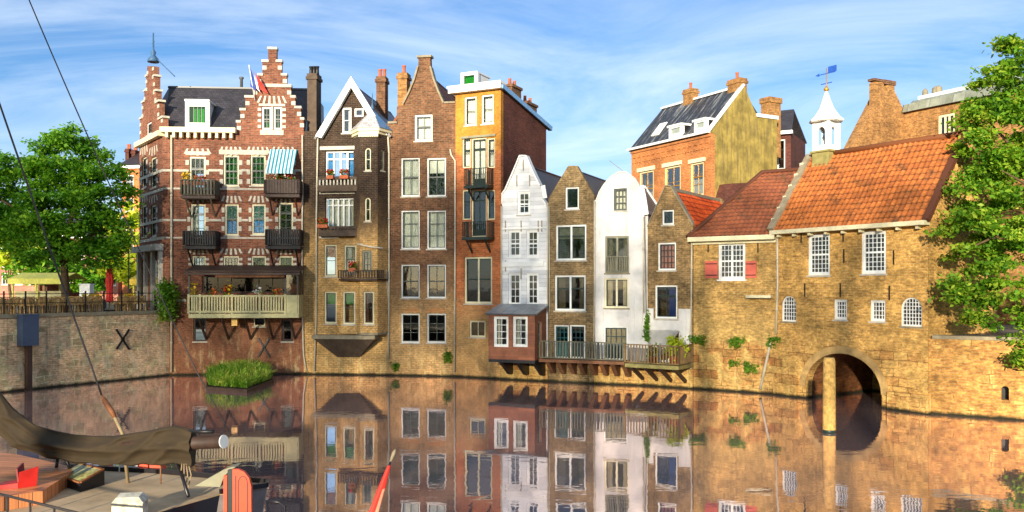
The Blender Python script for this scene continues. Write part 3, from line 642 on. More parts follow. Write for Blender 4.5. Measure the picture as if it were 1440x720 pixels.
# middle storey
window(A, 268, 287, 289, 345, 2, 4, 'cream', 'dkgreen', thick=(.3,), glass='glass', curtain=('left', 'lace'), name='balcony_door', panel=.2, sill=None)
window(A, 316, 287, 335.5, 331, 2, 2, 'cream', 'dkgreen', thick=(.48,), glass='glass', curtain=('two', 'blindb'))
window(A, 354, 287, 373.5, 330, 2, 4, 'cream', 'dkgreen', thick=(.48,), glass='glass', curtain=('two', 'blindb'))
window(A, 391.5, 285, 412, 345, 2, 4, 'cream', 'dkgreen', thick=(.3,), glass='greenglass', name='balcony_door', panel=.2, sill=None)
for x0, x1 in ((268, 289), (316, 335.5), (354, 373.5), (391.5, 412)):
    voussoirs(A, stA, x0-2, x1+2, 285.5, 275.5, 5); quoins(A, stA, x0, x1, 289, 328, 3, .17)
# lower storey
for x0, x1, g_ in ((270, 289, 'glassd'), (314, 336, 'glassd'), (353.5, 374, 'greenglass'), (392, 412, 'greenglass')):
    window(A, x0, 360, x1, 376.5, 4, 2, 'cream', 'dkgreen', glass=g_, sill=None); voussoirs(A, stA, x0-2, x1+2, 358.5, 349.5, 5); quoins(A, stA, x0, x1, 361, 375, 2, .2)
# cellar openings below the veranda
window(A, 272, 446, 290.5, 480, 1, 1, 'dkbrown', None, glass='glassd', sill='stone'); window(A, 396, 449, 412, 480, 1, 2, 'dkbrown', 'dkbrown', glass='glassd')
window(A, 356, 446, 373, 459, 1, 1, 'cream', None, glass='glassd')
window(A, 284, 388, 404, 412, 6, 1, 'dkbrown', None, glass='glassblack', name='shop_front', sill=None)
# gable window: two tall lights in white stone
window(A, 368, 150, 381.5, 182, 2, 3, 'white', 'dkgreen', thick=(.55,), sill=None, glass='greenglass', curtain=('half', 'lace')); window(A, 384.5, 150, 396.5, 182, 2, 3, 'white', 'dkgreen', thick=(.55,), sill=None, glass='greenglass', curtain=('half', 'lace'))
voussoirs(A, stA, 365, 400, 148, 135, 6, .04); quoins(A, stA, 367.5, 397, 150, 182, 4, .2)
band(A, stA, 366, 399, 183, 190, .05); band(A, stA, 364, 401, 146, 149.3, .03); ua, ub = A.u(381.8), A.u(384.2); put(A, MB().box(ua, ub, -.03, .02, A.p(383, 182)[1], A.p(383, 150)[1]), 'stone_mullion', 'stone')
outA = pxpoly(A, [(229, 640), (427, 640), (427, 168), (423, 168), (423, 152), (415, 152), (415, 137), (409, 137), (409, 122), (403, 122), (403, 106), (396, 106), (396, 87), (389, 87), (389, 69), (377, 69), (377, 87), (369, 87), (369, 106), (363, 106), (363, 122), (356, 122), (356, 137), (345, 137), (345, 155), (338, 155), (338, 172), (333, 172), (333, 188), (229, 188)])
zA = A.p(280, 186)[1]
outA[0] = (outA[0][0], -1.0); outA[1] = (outA[1][0], -1.0); outA[-1] = (0, zA); outA[-2] = (outA[-2][0], zA)
front_wall(A, outA, 'brickA', depth=8.5, zeave=zA, sides=(0, 1), back=[(.6, -1), (A.L, -1), (A.L, zA), (.6, zA)])
# pale steps, bands, eaves
for (xa, xb, y) in ((332, 339, 172), (337, 346, 155), (344, 357, 137), (355, 364, 122), (362, 370, 106), (368, 378, 87), (376, 390, 69), (388, 397, 87), (395, 404, 106), (402, 410, 122), (408, 416, 137), (414, 424, 152), (422, 428, 168)):
    ua, ub = A.u(xa), A.u(xb); z = A.p(xa, y)[1]; stA = MB().box(ua, ub, -.07, .36, z-.02, z+.12)
    um = ua if xa < 383 else ub-.3
    put(A, stA, 'step_coping', 'stone')
    if y > 70: put(A, MB().box(um+.05, um+.28, -.03, .02, z-.45, z-.22), 'step_block', 'stone')
band(A, stA, 356, 410, 118, 122.5, .05)
for y0, y1 in ((238, 241.2), (264.5, 267), (308, 311), (333.5, 335.7)):
    segs = [229] + sorted(v for w_ in ((262, 293), (311, 339), (349, 377.5), (383, 415)) for v in w_) + [426] if y0 in (238, 308) else [229, 426]
    for a, b in zip(segs[::2], segs[1::2]): band(A, stA, a, b, y0, y1)
band(A, stA, 229, 262, 421, 424); band(A, stA, 404, 426, 421, 424)
co = MB(); ua, ub = -.05, A.u(333); z0 = A.p(280, 188)[1]; co.box(ua, ub, -.42, .3, z0+.02, z0+.30)
for k in range(10): u = ua + .35 + k*(ub-ua-.6)/9; co.box(u-.07, u+.07, -.34, -.003, z0-.28, z0+.017)
put(A, co, 'cornice', 'cream')
# left face: narrow spire-like gable
stL = MB()
for xa, xb in ((199.5, 206), (212, 220)):
    window(AL, xa, 221, xb, 264, 2, 4, 'cream', 'dkgreen', thick=(.4,), sill='stone'); window(AL, xa, 288, xb, 333, 2, 4, 'cream', 'dkgreen', thick=(.4,), sill='stone')
    voussoirs(AL, stL, xa-1, xb+1, 219, 206, 4); voussoirs(AL, stL, xa-1, xb+1, 286, 275, 4); quoins(AL, stL, xa, xb, 223, 262, 3, .25); quoins(AL, stL, xa, xb, 290, 331, 3, .25)
    window(AL, xa, 362, xb, 425, 1, 3, 'cream', None, sill=None, glass='glassd', name='shop_door', arch=.6)
window(AL, 206, 172, 213, 189, 2, 2, 'white', 'dkgreen', sill='stone')
outL = pxpoly(AL, [(195, 640), (229, 640), (226.5, 184), (226, 168), (223.5, 168), (223.5, 145), (219.5, 145), (219.5, 129), (217.5, 129), (217.5, 108), (216, 108), (216, 93), (207, 93), (207, 108), (205.5, 108), (205.5, 129), (203, 129), (203, 145), (200, 145), (200, 168), (197, 168), (197, 184), (195, 200)])
outL[0] = (0, -1.0); outL[1] = (AL.L, -1.0); outL[2] = (AL.L, zA); outL[3] = (AL.L-.05, outL[3][1]); outL[-1] = (0, zA-.1)
front_wall(AL, outL, 'brickA', depth=0)
for i in range(3, len(outL)-2):
    (ua, za), (ub, zb) = outL[i], outL[i+1]
    if abs(za-zb) < .25: put(AL, MB().box(min(ua, ub)-.1, max(ua, ub)+.1, -.06, .36, max(za, zb)-.02, max(za, zb)+.1), 'step_coping', 'stone')
for k in range(9):                                    # blocks up both edges of the spire
    z = zA + .55 + k*.48; m = (outL[2][0]+outL[-1][0])/2; ok = [u for (u, zz) in outL[2:] if zz > z+.2]
    if not ok: break
    ul_, ur_ = min(ok), max(ok); put(AL, MB().box(ul_-.02, ul_+.26, -.03, .02, z, z+.2), 'step_block', 'stone'); put(AL, MB().box(ur_-.26, ur_+.02, -.03, .02, z, z+.2), 'step_block', 'stone')
for z in (A.p(229, 239.5)[1], A.p(229, 266)[1], A.p(229, 309.5)[1], A.p(229, 334.5)[1]): put(AL, MB().box(0, AL.L+.02, -.024, .02, z-.08, z+.08), 'stone_band', 'stone')
put(AL, MB().box(-.1, AL.L+.06, -.3, .3, zA-.25, zA+.05), 'cornice', 'cream')
put(AL, MB().box(-.1, AL.L+.06, -.45, .02, A.p(229, 352)[1], A.p(229, 343)[1]), 'shop_cornice', 'stone')
for k in range(4): u = AL.L*(k+.1)/3.3; put(AL, MB().box(u, u+.3, -.2, .02, TZ, A.p(229, 352)[1]-.003), 'pilaster', 'stone')
fm = MB(); m = (outL[2][0]+outL[-1][0])/2; zt = max(z for u, z in outL)+.1
fm.lathe([(.34, zt), (.3, zt+.2), (.12, zt+.42), (.16, zt+.6), (.06, zt+.75), (.035, zt+1.75)], m, .15, 10)
fm.bar((m-.25, .15, zt+1.2), (m+.25, .15, zt+1.2), .03).tube([(m, .15, zt+.4), (m+1.4, 1.0, zt-1.0)], .03)
put(AL, fm, 'finial', 'copper')
# slate roof over the body (mansard with a flat top)
def roofA():
    zr = A.p(222, 122, -3.0)[1]; b0 = (0, .34); b1 = (A.L, .34); b2 = (A.L, 8.6); b3 = (AL.loc[0]+.1, 8.6); b4 = (AL.loc[0]-.1, AL.loc[1])
    t0 = (A.u(226, -3)+.5, 3.0); t1 = (A.L, 3.0); t2 = (A.L, 8.0); t3 = (AL.loc[0]+2.2, 8.0); t4 = (AL.loc[0]+2.0, AL.loc[1]+1.2); mb = MB(); ze = zA+.1
    lo = [(*q, ze) for q in (b0, b1, b2, b3, b4)]; up = [(*q, zr) for q in (t0, t1, t2, t3, t4)]
    for i in range(5):
        j = (i+1) % 5
        Av, Bv, Cv, Dv = map(Vector, (lo[i], lo[j], up[j], up[i])); ex = (Bv-Av).normalized(); nn = (Bv-Av).cross(Dv-Av).normalized(); ey = nn.cross(ex); b = mb.add([Av, Bv, Cv, Dv])
        mb.face((b, b+1, b+2, b+3), 0, [((p-Av).dot(ex), (p-Av).dot(ey)) for p in (Av, Bv, Cv, Dv)])
    b = mb.add(up); mb.face([b+i for i in range(5)], 0, [(p[0], p[1]) for p in up]); b = mb.add(lo); mb.face([b+i for i in range(5)][::-1], 0, [(p[0], p[1]) for p in lo])
    r = put(A, mb, 'roof', 'slateA')
    rc = MB().bar((t0[0], 3, zr), (A.L, 3, zr), .16, .10).bar((t0[0], 3, zr), (*t4, zr), .16, .10); rc.build('ridge_capping', 'lead', r)
    # dormer
    y = .45; u0, u1 = A.u(263, -y), A.u(292, -y); z0 = A.p(277, 180, -y)[1]; z1 = A.p(277, 140, -y)[1]
    d = MB().box(u0, u1, y+.35, y+2.6, z0, z1-.1).box(u0-.12, u1+.12, y-.1, y+2.7, z1-.1, z1).box(u0-.1, u0+.12, y-.02, y+.35, z0, z1-.103).box(u1-.12, u1+.1, y-.02, y+.35, z0, z1-.103).box(u0+.12, u1-.12, y-.02, y+.35, z0, z0+.3).box(u0+.12, u1-.12, y-.02, y+.35, z1-.40, z1-.103)
    dm = put(A, d, 'dormer', 'white'); MB().box(u0+.125, u1-.125, y+.1, y+.13, z0+.305, z1-.405).build('pane', 'greenglass', dm)
    fr = MB()
    for k in range(5): a = u0+.125+(u1-u0-.28)*k/4; fr.box(a, a+.03, y+.06, y+.098, z0+.305, z1-.405)
    fr.build('sash', 'dkgreen', dm)
    MB().lathe([(.09, zr), (.09, zr+.55), (.14, zr+.6), (.14, zr+.7)], A.u(339, -3), 3.1, 8).build('roof_vent', 'lead', r)
roofA()
pipe(A, [(241, 190), (241, 360), (241, 523)], .06); pipe(A, [(425.2, 190), (425.2, 300), (424.5, 420), (427, 500), (431, 522)], .05)
cross_anchor(A, 363, 475, 380, 502)
balA = [balcony(A, 254, 302, 252, 279, 1.05, 'balgrey', 'dkbrown', step=.17, bar=.05), balcony(A, 257, 303, 324, 350, 1.05, 'balblack', 'balblack', step=.13, bar=.045),
        balcony(A, 372, 421, 252, 277, 1.05, 'dkbrown', 'dkbrown', step=.15, bar=.07), balcony(A, 373, 422, 322, 350, 1.05, 'balblack', 'balblack', step=.13, bar=.045)]
for (o, _), lb in zip(balA, ('grey green slatted balcony with flower boxes', 'black iron balcony with a blue tub', 'dark wooden slatted balcony below the striped awning', 'black iron balcony on long brackets')): o['label'] = lb
def awning():
    u0, u1 = A.u(378, .5), A.u(416, .5); zt = A.p(397, 210, .1)[1]; zb = A.p(397, 240, 1.2)[1]; mb = MB()
    mb.slab((u0-.05, -1.2, zb), (u1-.05, -1.2, zb), (u1, -.08, zt), (u0, -.08, zt), .02); mb.box(u0-.05, u1-.05, -1.215, -1.2, zb-.16, zb)
    for u in (u0-.06, u1-.04): mb.bar((u, -1.2, zb), (u, -.05, zb+.1), .025)
    put(A, mb, 'awning', 'stripe')
awning()
def veranda():
    pj = 1.7; u0, u1, zf0, zr1 = rect_of(A, 265, 378, 420, 446, pj); zt = A.p(340, 415, pj)[1]; zf = A.p(340, 441, pj)[1]
    us = A.u(401, pj)                                  # where the solid end panel starts
    fl = put(A, MB().box(u0, u1, -pj, -.003, zf-.24, zf), 'veranda', 'khaki')
    fl['label'] = 'timber veranda with cream slatted balustrade'
    rf = MB(); rf.slab((u0-.15, -pj-.25, zr1-.1), (u1+.12, -pj-.25, zr1-.1), (u1+.12, -.003, zr1+.25), (u0-.15, -.003, zr1+.25), .09).box(u0-.15, u1+.12, -pj-.28, -pj-.12, zr1-.34, zr1-.22); rf.build('veranda_roof', 'dkbrown', fl)
    MB().tube([(u0+1.5, -pj-.1, zr1-.42), (us, -pj-.1, zr1-.42)], .09, 8).build('rolled_blind', 'rust', fl)
    bl = MB(); posts = [u0, A.u(281, pj), A.u(326, pj), A.u(365, pj), us]
    for a, b in zip(posts[:-1], posts[1:]):
        bl.box(a+.06, b-.06, -pj+.01, -pj+.07, zt-.10, zt); bl.box(a+.06, b-.06, -pj+.01, -pj+.07, zf+.05, zf+.16); n = int((b-a)/.16)
        for k in range(n): q = a+.12+(b-a-.24)*(k+.5)/n; bl.box(q-.045, q+.045, -pj+.02, -pj+.06, zf+.163, zt-.103)
    for a in posts: bl.box(a-.06, a+.06, -pj, -pj+.09, zf+.003, zt+.05)
    bl.box(u0, u0+.05, -pj+.1, -.3, zf+.003, zt); bl.box(us+.07, u1-.08, -pj+.01, -pj+.06, zf+.003, zt); bl.box(u1-.06, u1, -pj+.02, -.01, zf+.003, zt); bl.build('balustrade', 'khaki', fl)
    for a in (u0+.03, us, u1-.06): MB().box(a-.045, a+.045, -pj+.003, -pj+.087, zt+.055, zr1-.2).build('post', 'black', fl)
    MB().box(us+.06, u1-.12, -pj+.03, -pj+.04, zt+.003, zr1-.22).build('glass_screen', 'glassd', fl); MB().box(u1-.05, u1-.04, -pj+.1, -.1, zt+.003, zr1-.22).build('glass_screen', 'glassd', fl)
    for k in range(5): u = u0+.5+k*(u1-u0-1)/4; MB().bar((u, -.02, zf-1.5), (u, -pj+.2, zf-.26), .1, .12).build('bracket', 'dkbrown', fl)
    return u0, u1, zf, zt, us, pj
VER = veranda()
def flowers(name, label, f, u0, u1, y, z, mats, n=14, h=.28, box='terracotta', boxh=.2, group=None, depth=.22):
    o = empty(name, label, 'flower box', f.w(u0, y, z), f.ang, group); w = u1-u0
    MB().box(0, w, 0, depth, 0, boxh).build('trough', box, o)
    lv = np.stack([rng.uniform(0, w, 110), rng.uniform(0, depth, 110), boxh+rng.uniform(0, h, 110)], 1); quads_obj('leaves', leaf_mesh(lv, .07), 'leafI', o)
    for mt in mats:
        k = int(60/len(mats)); fv = np.stack([rng.uniform(0, w, k), rng.uniform(-.03, depth*.9, k), boxh+rng.uniform(.08, h+.06, k)], 1); quads_obj('blossom', leaf_mesh(fv, .06, .2, .9), mt, o)
    return o
zt = balA[0][1][3]
flowers('flower_box', 'box of red and orange flowers on the grey green balcony below the dormer', A, A.u(270, 1.1), A.u(288, 1.1), -1.0, zt-.32, ['petalr', 'petalo'])
flowers('flower_box', 'box of yellow and green plants on the left corner of the grey green balcony', A, A.u(255, 1.1), A.u(266, 1.1), -1.0, zt-.3, ['petaly'], h=.5)
flowers('flower_box', 'long box of red flowers on the wooden balcony under the striped awning', A, A.u(377, 1.1), A.u(414, 1.1), -1.0, balA[2][1][3]-.28, ['petalr', 'petalr', 'petalw'])
tb = balA[1][1]; MBt = MB().lathe([(.20, 0), (.25, .5), (.27, .52)], 0, 0, 12); ot = MBt.build('tub', 'blue'); ot.location = A.w(tb[1]-.45, -.55, tb[2]); tag(ot, 'blue tub standing on the black iron balcony beside the drainpipe side', 'tub'); ot['label'] = 'blue tub standing on the black iron balcony on the house front above the veranda'
for x, mt, lb in ((271, 'petaly', 'yellow flower pot at the left end of the veranda rail'), (299, 'petalo', 'orange flower pot on the veranda rail'), (317, 'petalr', 'tall red flower pot on the middle of the veranda rail'), (323, 'petaly', 'tall yellow flower pot on the middle of the veranda rail'), (361, 'petalw', 'white flowering pot on the veranda rail'), (389, 'petalo', 'small orange flower pot near the glazed end of the veranda')):
    h_ = .7 if mt in ('petaly', 'petalr') else .4; u = A.u(x, 1.5); o = empty('flower_pot', lb, 'flower pot', A.w(u, -1.45, VER[2]+.003), A.ang); zr = VER[3]-VER[2]
    MB().lathe([(.1, 0), (.15, zr-.05), (.16, zr)], 0, 0, 10).build('pot', 'terracotta', o)
    pts = np.array([0, 0, zr+h_*.4]) + rng.normal(size=(50, 3))*np.array([.12, .1, h_*.3]); quads_obj('leaves', leaf_mesh(pts, .07), 'leafI', o); quads_obj('blossom', leaf_mesh(pts[:34]+.03, .08, .2, .9), mt, o)
o = empty('hanging_lantern', 'glowing amber lantern hanging from the underside of the veranda', 'lantern', A.w(A.u(330.5, .8), -.8, 0), A.ang); zl = A.p(330, 458, .8)[1]
MB().box(-.16, .16, -.16, .16, zl, zl+.42).build('lamp_glass', 'lamp', o); MB().box(-.2, .2, -.2, .2, zl+.423, zl+.5).box(-.02, .02, -.02, .02, zl+.5, VER[2]-.24).build('cap', 'dkbrown', o)
# flag on the gable
fo = empty('flag', 'Dutch tricolour flag on a staff beside the step gable', 'flag', A.w(A.u(356, .1), -.12, 0), A.ang); fo['label'] = 'red white and blue flag on a staff beside the step gable'
za = A.p(356, 127)[1]; MB().tube([(.1, .02, za-.6), (-.12, -.5, za+1.3)], .025).build('staff', 'white', fo)
for k, mt in enumerate(('flagred', 'flagwhite', 'flagblue')):
    fw_ = (.42, .2, .3)[k]; fo_ = (.5, .3, 0)[k]
    mb = MB(); n = 9; b = None
    for i in range(n):
        t = i/(n-1); w0 = .05; x0 = -.10 + .32*(2-k)/3*0; zt_ = za+1.2 - 1.05*t
        row = [(-.08+.03*math.sin(5*t)+fo_*(.35+.75*t) + fw_*j*(.35+.75*t), -.45+.3*t+.05*math.sin(9*t+j*1.5+k), zt_-.25*j-.3*fo_) for j in (0, 1)]
        q = mb.add(row + [(p[0], p[1]+.012, p[2]) for p in row])
        if b is not None: mb.face((b, b+1, q+1, q)); mb.face((b+3, b+2, q+2, q+3))
        b = q
    mb.build('cloth', mt, fo, smooth=True)
# bush at the corner
bush('hanging_shrub', 'round green shrub growing out of the corner house at the end of the quay', 'shrub', at(235, 440, 48.2), [(0, 0, .1, .45, .4, .5), (.05, 0, .9, .55, .45, .6), (-.1, 0, 1.4, .35, .35, .4)], 1500, .12, 'leafI')

# ------------------------------------------------------------------ B: dark house with turret
B = House('turret_house', 'dark brick house with white gable boards and a pointed corner turret', 'house', A1, (-7.2, 48.8))
outB = pxpoly(B, [(427, 640), (546, 640), (546, 183), (449, 181), (427.5, 184)])
zB = B.p(500, 183)[1]; apx = B.p(496, 116)
gab = [(outB[0][0], -1.0), (outB[1][0], -1.0), (outB[2][0], zB), (B.u(541), zB), apx, (B.u(451), zB), (outB[0][0], zB)]
window(B, 481, 151, 494, 187, 1, 2, 'white', None, fw=.1, curtain='right', sill='stone'); window(B, 498, 152, 511, 164, 1, 1, 'white', None, fw=.1, sill=None)
# upper loggia: row of lights
window(B, 457, 212, 499, 249, 1, 1, 'white', None, mull=(.25, .5, .75), thick=(.28,), curtain=('side', 'blindb'), sill=None, rec=.15)
window(B, 457, 278, 499, 320, 1, 1, 'white', None, mull=(.2, .4, .6, .8), thick=(.22,), curtain=('full', 'lace'), sill=None, rec=.2, name='balcony_door')
window(B, 456, 344, 473.5, 389, 1, 2, 'cream', 'dkgreen', curtain=('blind', 'warm')); window(B, 456, 410, 473.5, 455, 1, 2, 'cream', 'dkgreen', curtain=('blind', 'blindg'))
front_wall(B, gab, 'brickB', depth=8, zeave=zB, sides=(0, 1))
gable_roof(B, B.u(449), B.u(546), zB-.1, zB-.1, apx[0], apx[1]-.05, -.25, 8.2, 'slateA', over=.25)
mbb = MB(); e1 = (B.u(446), zB-.35); e2 = (B.u(546.5), zB-.35); apb = (apx[0], apx[1]+.28)
for e in (e1, e2):
    d = Vector((apb[0]-e[0], apb[1]-e[1])).normalized(); n = Vector((-d.y, d.x))*(.34 if e is e1 else -.34)
    mbb.prism([e, apb, (apb[0], apb[1]-.62), (e[0]-n.x*0+(.36 if e is e1 else -.36), e[1]-.12)], -.34 if e is e1 else -.337, -.06)
put(B, mbb, 'bargeboard', 'white')
lt = MB(); ua, ub = B.u(450), B.u(503)
band(B, 0, 451, 502, 206, 211, .14, 'stone', 'lintel'); band(B, 0, 450, 503, 269.5, 273, .14, 'stone', 'lintel'); band(B, 0, 449.5, 477, 333, 335.5, .1, 'stone', 'lintel')
def parapet(x0, x1, y0, y1, pr, bmat='stone'):
    u0, u1, z0, z1 = rect_of(B, x0, y0, x1, y1, pr); mb = MB().box(u0, u1, -pr, -.003, z0, z0+.18); n = int((u1-u0)/.2)
    mb.box(u0, u1, -pr, -pr+.14, z1-.15, z1); mb.box(u0, u1, -pr+.02, -pr+.12, z0+.18, z0+.36)
    bs = MB()
    for k in range(n): q = u0+(u1-u0)*(k+.5)/n; bs.box(q-.045, q+.045, -pr+.0, -pr+.11, z0+.363, z1-.153)
    mb.box(u0, u0+.1, -pr+.143, -.003, z0+.18, z1).box(u1-.1, u1, -pr+.143, -.003, z0+.18, z1)
    o = put(B, mb, 'balcony', 'brickBd'); bs.build('balusters', bmat, o); return u0, u1, z1  # row of upright balusters between the parapet rails
M['brickBd'] = painted('dark_brick_parapet', c(92, 76, 62), .4, .85, .3, 3)
p1 = parapet(447, 502, 249, 269, .5); p2 = parapet(448, 503, 318, 332, .5, 'brickBd')
flowers('flower_box', 'left box of red geraniums on the upper turret house balcony', B, B.u(461, .5), B.u(470, .5), -.72, p1[2]-.12, ['petalr'])
flowers('flower_box', 'right box of red geraniums on the upper turret house balcony', B, B.u(479, .5), B.u(491, .5), -.72, p1[2]-.12, ['petalr'])
flowers('flower_box', 'box of red geraniums at the left end of the lower turret house balcony', B, B.u(448, .5), B.u(462, .5), -.72, p2[2]-.1, ['petalr'])
# turret and bay: plan is a half hexagon
def turret():
    ua, ub = B.u(502, .9), B.u(545); pj = .9; q = [(B.u(497), 0.0), (B.u(506, pj), -pj), (B.u(531, pj), -pj), (B.u(546)+.0, 0.0)]
    zt = B.p(520, 190, pj)[1]; zb = B.p(505, 468, pj)[1]
    F1, F2, F3 = B.sub(*q[0], *q[1]), B.sub(*q[1], *q[2]), B.sub(*q[2], *q[3])
    window(F2, 513, 208, 521.5, 240, 1, 2, 'cream', None, fw=.07, arch=1, sill='stone'); window(F2, 513, 278, 521, 311, 1, 2, 'cream', None, fw=.07, arch=1, sill='stone')
    window(F3, 536, 211, 541, 240, 1, 2, 'cream', None, fw=.07, sill='stone')
    window(F2, 509, 352, 523, 383, 2, 3, 'olivegrey', 'dkgreen', glass='glassd', name='balcony_door', sill=None)
    window(F2, 511, 410, 526, 456, 1, 2, 'cream', 'dkgreen', curtain=('side', 'warm'))
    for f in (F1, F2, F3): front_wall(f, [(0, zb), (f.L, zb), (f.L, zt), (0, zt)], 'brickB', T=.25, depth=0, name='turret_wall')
    fl = [(*p_, ) for p_ in q]; put(B, MB().prism(fl, zb-.12, zb-.003, ax='z').prism(fl, zt+.003, zt+.06, ax='z'), 'turret_floor', 'greystone')
    cor = MB()
    for f in (F1, F2, F3): pass
    grow = lambda s: [(B.u(521)+(a-B.u(521))*s, (b2+.0)*s - (.0)) for a, b2 in q]
    cor.prism(grow(1.10), zt+.063, zt+.22, ax='z').prism(grow(1.2), zt+.223, zt+.40, ax='z')
    for k in range(9): u = q[1][0]+(q[2][0]-q[1][0])*k/8; cor.box(u-.05, u+.05, -pj-.1, -pj-.003, zt-.1, zt+.06)
    put(B, cor, 'turret_cornice', 'cream')
    zz = zt+.40; g_ = grow(1.25); ap = (*B.p(523, 153, 0), ); ap3 = Vector((ap[0], 0.1, ap[1])); rf = MB()
    for i, mt in ((0, 0), (1, 0), (2, 1)):  # facet colours carry the light: sunlit white left and front, shade blue right
        a, b2 = Vector((*g_[i], zz)), Vector((*g_[i+1], zz)); ex = (b2-a).normalized(); nn = (b2-a).cross(ap3-a).normalized(); ey = nn.cross(ex); mid = (a+b2)/2*.5+ap3*.5
        k = rf.add([a, b2, ap3]); rf.face((k, k+1, k+2), mt, [((p-a).dot(ex), (p-a).dot(ey)) for p in (a, b2, ap3)])
    k = rf.add([(*p_, zz) for p_ in g_] + [ap3]); rf.face((k+3, k+2, k+1, k), 0, [(0, 0)]*4); rf.face((k, k+3, k+4), 0, [(0, 0)]*3)
    o = put(B, rf, 'turret_roof', ['turretLit', 'turretShade']); MB().lathe([(.07, ap3.z-.15), (.12, ap3.z+.1), (.04, ap3.z+.3), (.02, ap3.z+.9)], ap3.x, ap3.y, 8).build('finial', 'copper', o)
    # bay in the middle of the lower front, one step further out than the wall
    pj2 = .55; b0, b1 = B.u(479, pj2), q[1][0]-.003; z1 = B.p(490, 340, pj2)[1]
    FB = B.sub(b0, -pj2, b1+.25, -pj2)
    FB.L = b1-b0
    window(FB, 484, 345, 501, 384, 1, 2, 'cream', 'dkgreen', curtain=('left', 'lace')); window(FB, 482, 410, 499.5, 456, 1, 2, 'cream', 'dkgreen', curtain=('blind', 'blindg'))
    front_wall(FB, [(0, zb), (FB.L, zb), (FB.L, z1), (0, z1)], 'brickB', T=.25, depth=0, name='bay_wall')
    put(B, MB().box(b0, b0+.22, -pj2+.25, -.003, zb, z1).box(b0, b1, -pj2, -.003, z1+.003, z1+.12).box(b0, b1, -pj2, -.003, zb-.1, zb-.003), 'bay_side', 'brickB')
    # ledge and tapering corbel
    le = MB().box(B.u(447), B.u(534), -1.0, .02, zb-.36, zb-.15); put(B, le, 'ledge', 'greystone')
    L0, L1 = B.u(449), B.u(532); zc = B.p(490, 502)[1]; k = MB()
    k.hexa([(L0+1.1, -.08, zc), (L1-1.1, -.08, zc), (L1-1.1, .02, zc), (L0+1.1, .02, zc), (L0, -.93, zb-.363), (L1, -.93, zb-.363), (L1, .02, zb-.363), (L0, .02, zb-.363)]); put(B, k, 'corbel', 'brickBd')
    R1 = MB(); pz = B.p(505, 392, 1.3)[1]; pt = B.p(505, 383, 1.3)[1]; pts = [(b0-.05, -.75), (q[1][0], -1.3), (q[2][0]+.1, -1.3), (q[2][0]+.3, -.75)]
    fl2 = [(b0-.05, -.02), (b0-.05, -.75), (q[1][0], -1.3), (q[2][0]+.1, -1.3), (q[2][0]+.4, -.02)]
    bo = put(B, MB().prism(fl2, pz-.1, pz, ax='z'), 'balcony', 'dkbrown'); railing(R1, pts, pz, pt+.12, .16, .035, .05); R1.build('railing', 'brickBd', bo)
    flowers('flower_box', 'box of red geraniums on the small balcony of the turret house bay', B, B.u(489, 1.3), B.u(499, 1.3), -1.2, pt+.05, ['petalr'])
turret()
chimney(B, 432, 445, 103, 186, .6, 'brickBd', .8, 3, potmat='black')
chimney(B, 529, 541.5, 107, 175, 3.0, 'brickC', .7, 2)
pipe(B, [(447, 186), (445, 300), (444.5, 450), (442, 522)], .05); pipe(B, [(545.5, 190), (547, 215), (547, 400), (546, 505)], .055)
pipe(B, [(540, 300), (540, 340), (546, 421)], .06); pipe(B, [(502, 343), (520, 347), (538, 349)], .05, 1.0)

# ------------------------------------------------------------------ C: brown neck-gable house
C = House('neck_gable_house', 'tall brown brick house with a curved neck gable and ten white framed windows', 'house', (-7.2, 48.8), (-3.18, 48.05))
for y0, y1, cu, rw in ((222, 276, 'full', 2), (296, 350, 'full', 3), (372, 419, None, 2), (441, 482, None, 3)):
    for x0, x1 in ((564, 590), (600.5, 627)):
        window(C, x0, y0, x1, y1, 2, rw, 'white', 'dkgreen', fw=.07, curtain=cu if not (y0 == 222 and x0 > 580) else 'blind', glass='glass' if cu else 'glassd', thick=(.5,) if rw == 2 else ())
window(C, 583, 161, 608, 198, 2, 1, 'white', 'dkgreen', thick=(.45,), curtain=('full', 'lace'), glass='glassg', fw=.1)
oc = pxpoly(C, [(547, 640), (640.5, 640), (640.5, 144), (624, 146), (616, 128), (610, 112), (605.5, 95), (605, 81), (588.5, 81), (588, 95), (583, 113), (576, 130), (567, 148), (558, 150), (558, 173), (547, 174)])
oc[0] = (0, -1.0); oc[1] = (C.L, -1.0); oc[-1] = (0, oc[-1][1]); oc[2] = (C.L, oc[2][1]); zC = C.p(600, 176)[1]
front_wall(C, oc, 'brickC', depth=8, zeave=zC, back=[(0, -1), (C.L, -1), (C.L, zC), (C.L/2, zC+3.6), (0, zC)])
gable_roof(C, .05, C.L-.05, zC, zC, C.L/2+.2, C.p(597, 98)[1], .3, 8.2, 'tileC', over=.1); 
ed = MB()
for sgn, pts in ((1, [(624, 146), (616, 128), (610, 112), (605.5, 95)]), (-1, [(567, 148), (576, 130), (583, 113), (588, 95)])):
    q = pxpoly(C, pts); ed = MB()
    for a, b in zip(q[:-1], q[1:]): ed.bar((a[0], .12, a[1]+.05), (b[0], .12, b[1]+.05), .5, .1)
    put(C, ed, 'gable_edging', 'greystone')
a, b = C.u(586.5), C.u(607); z = C.p(597, 81)[1]; put(C, MB().box(a, b, -.1, .42, z, z+.12), 'coping', 'greystone'); put(C, MB().box(C.u(546), C.u(559), -.1, .4, C.p(552, 174)[1], C.p(552, 171)[1]), 'coping', 'greystone'); put(C, MB().box(C.u(623), C.u(640.5)-.01, -.08, .4, C.p(630, 146)[1]+.02, C.p(630, 143)[1]), 'coping', 'greystone')

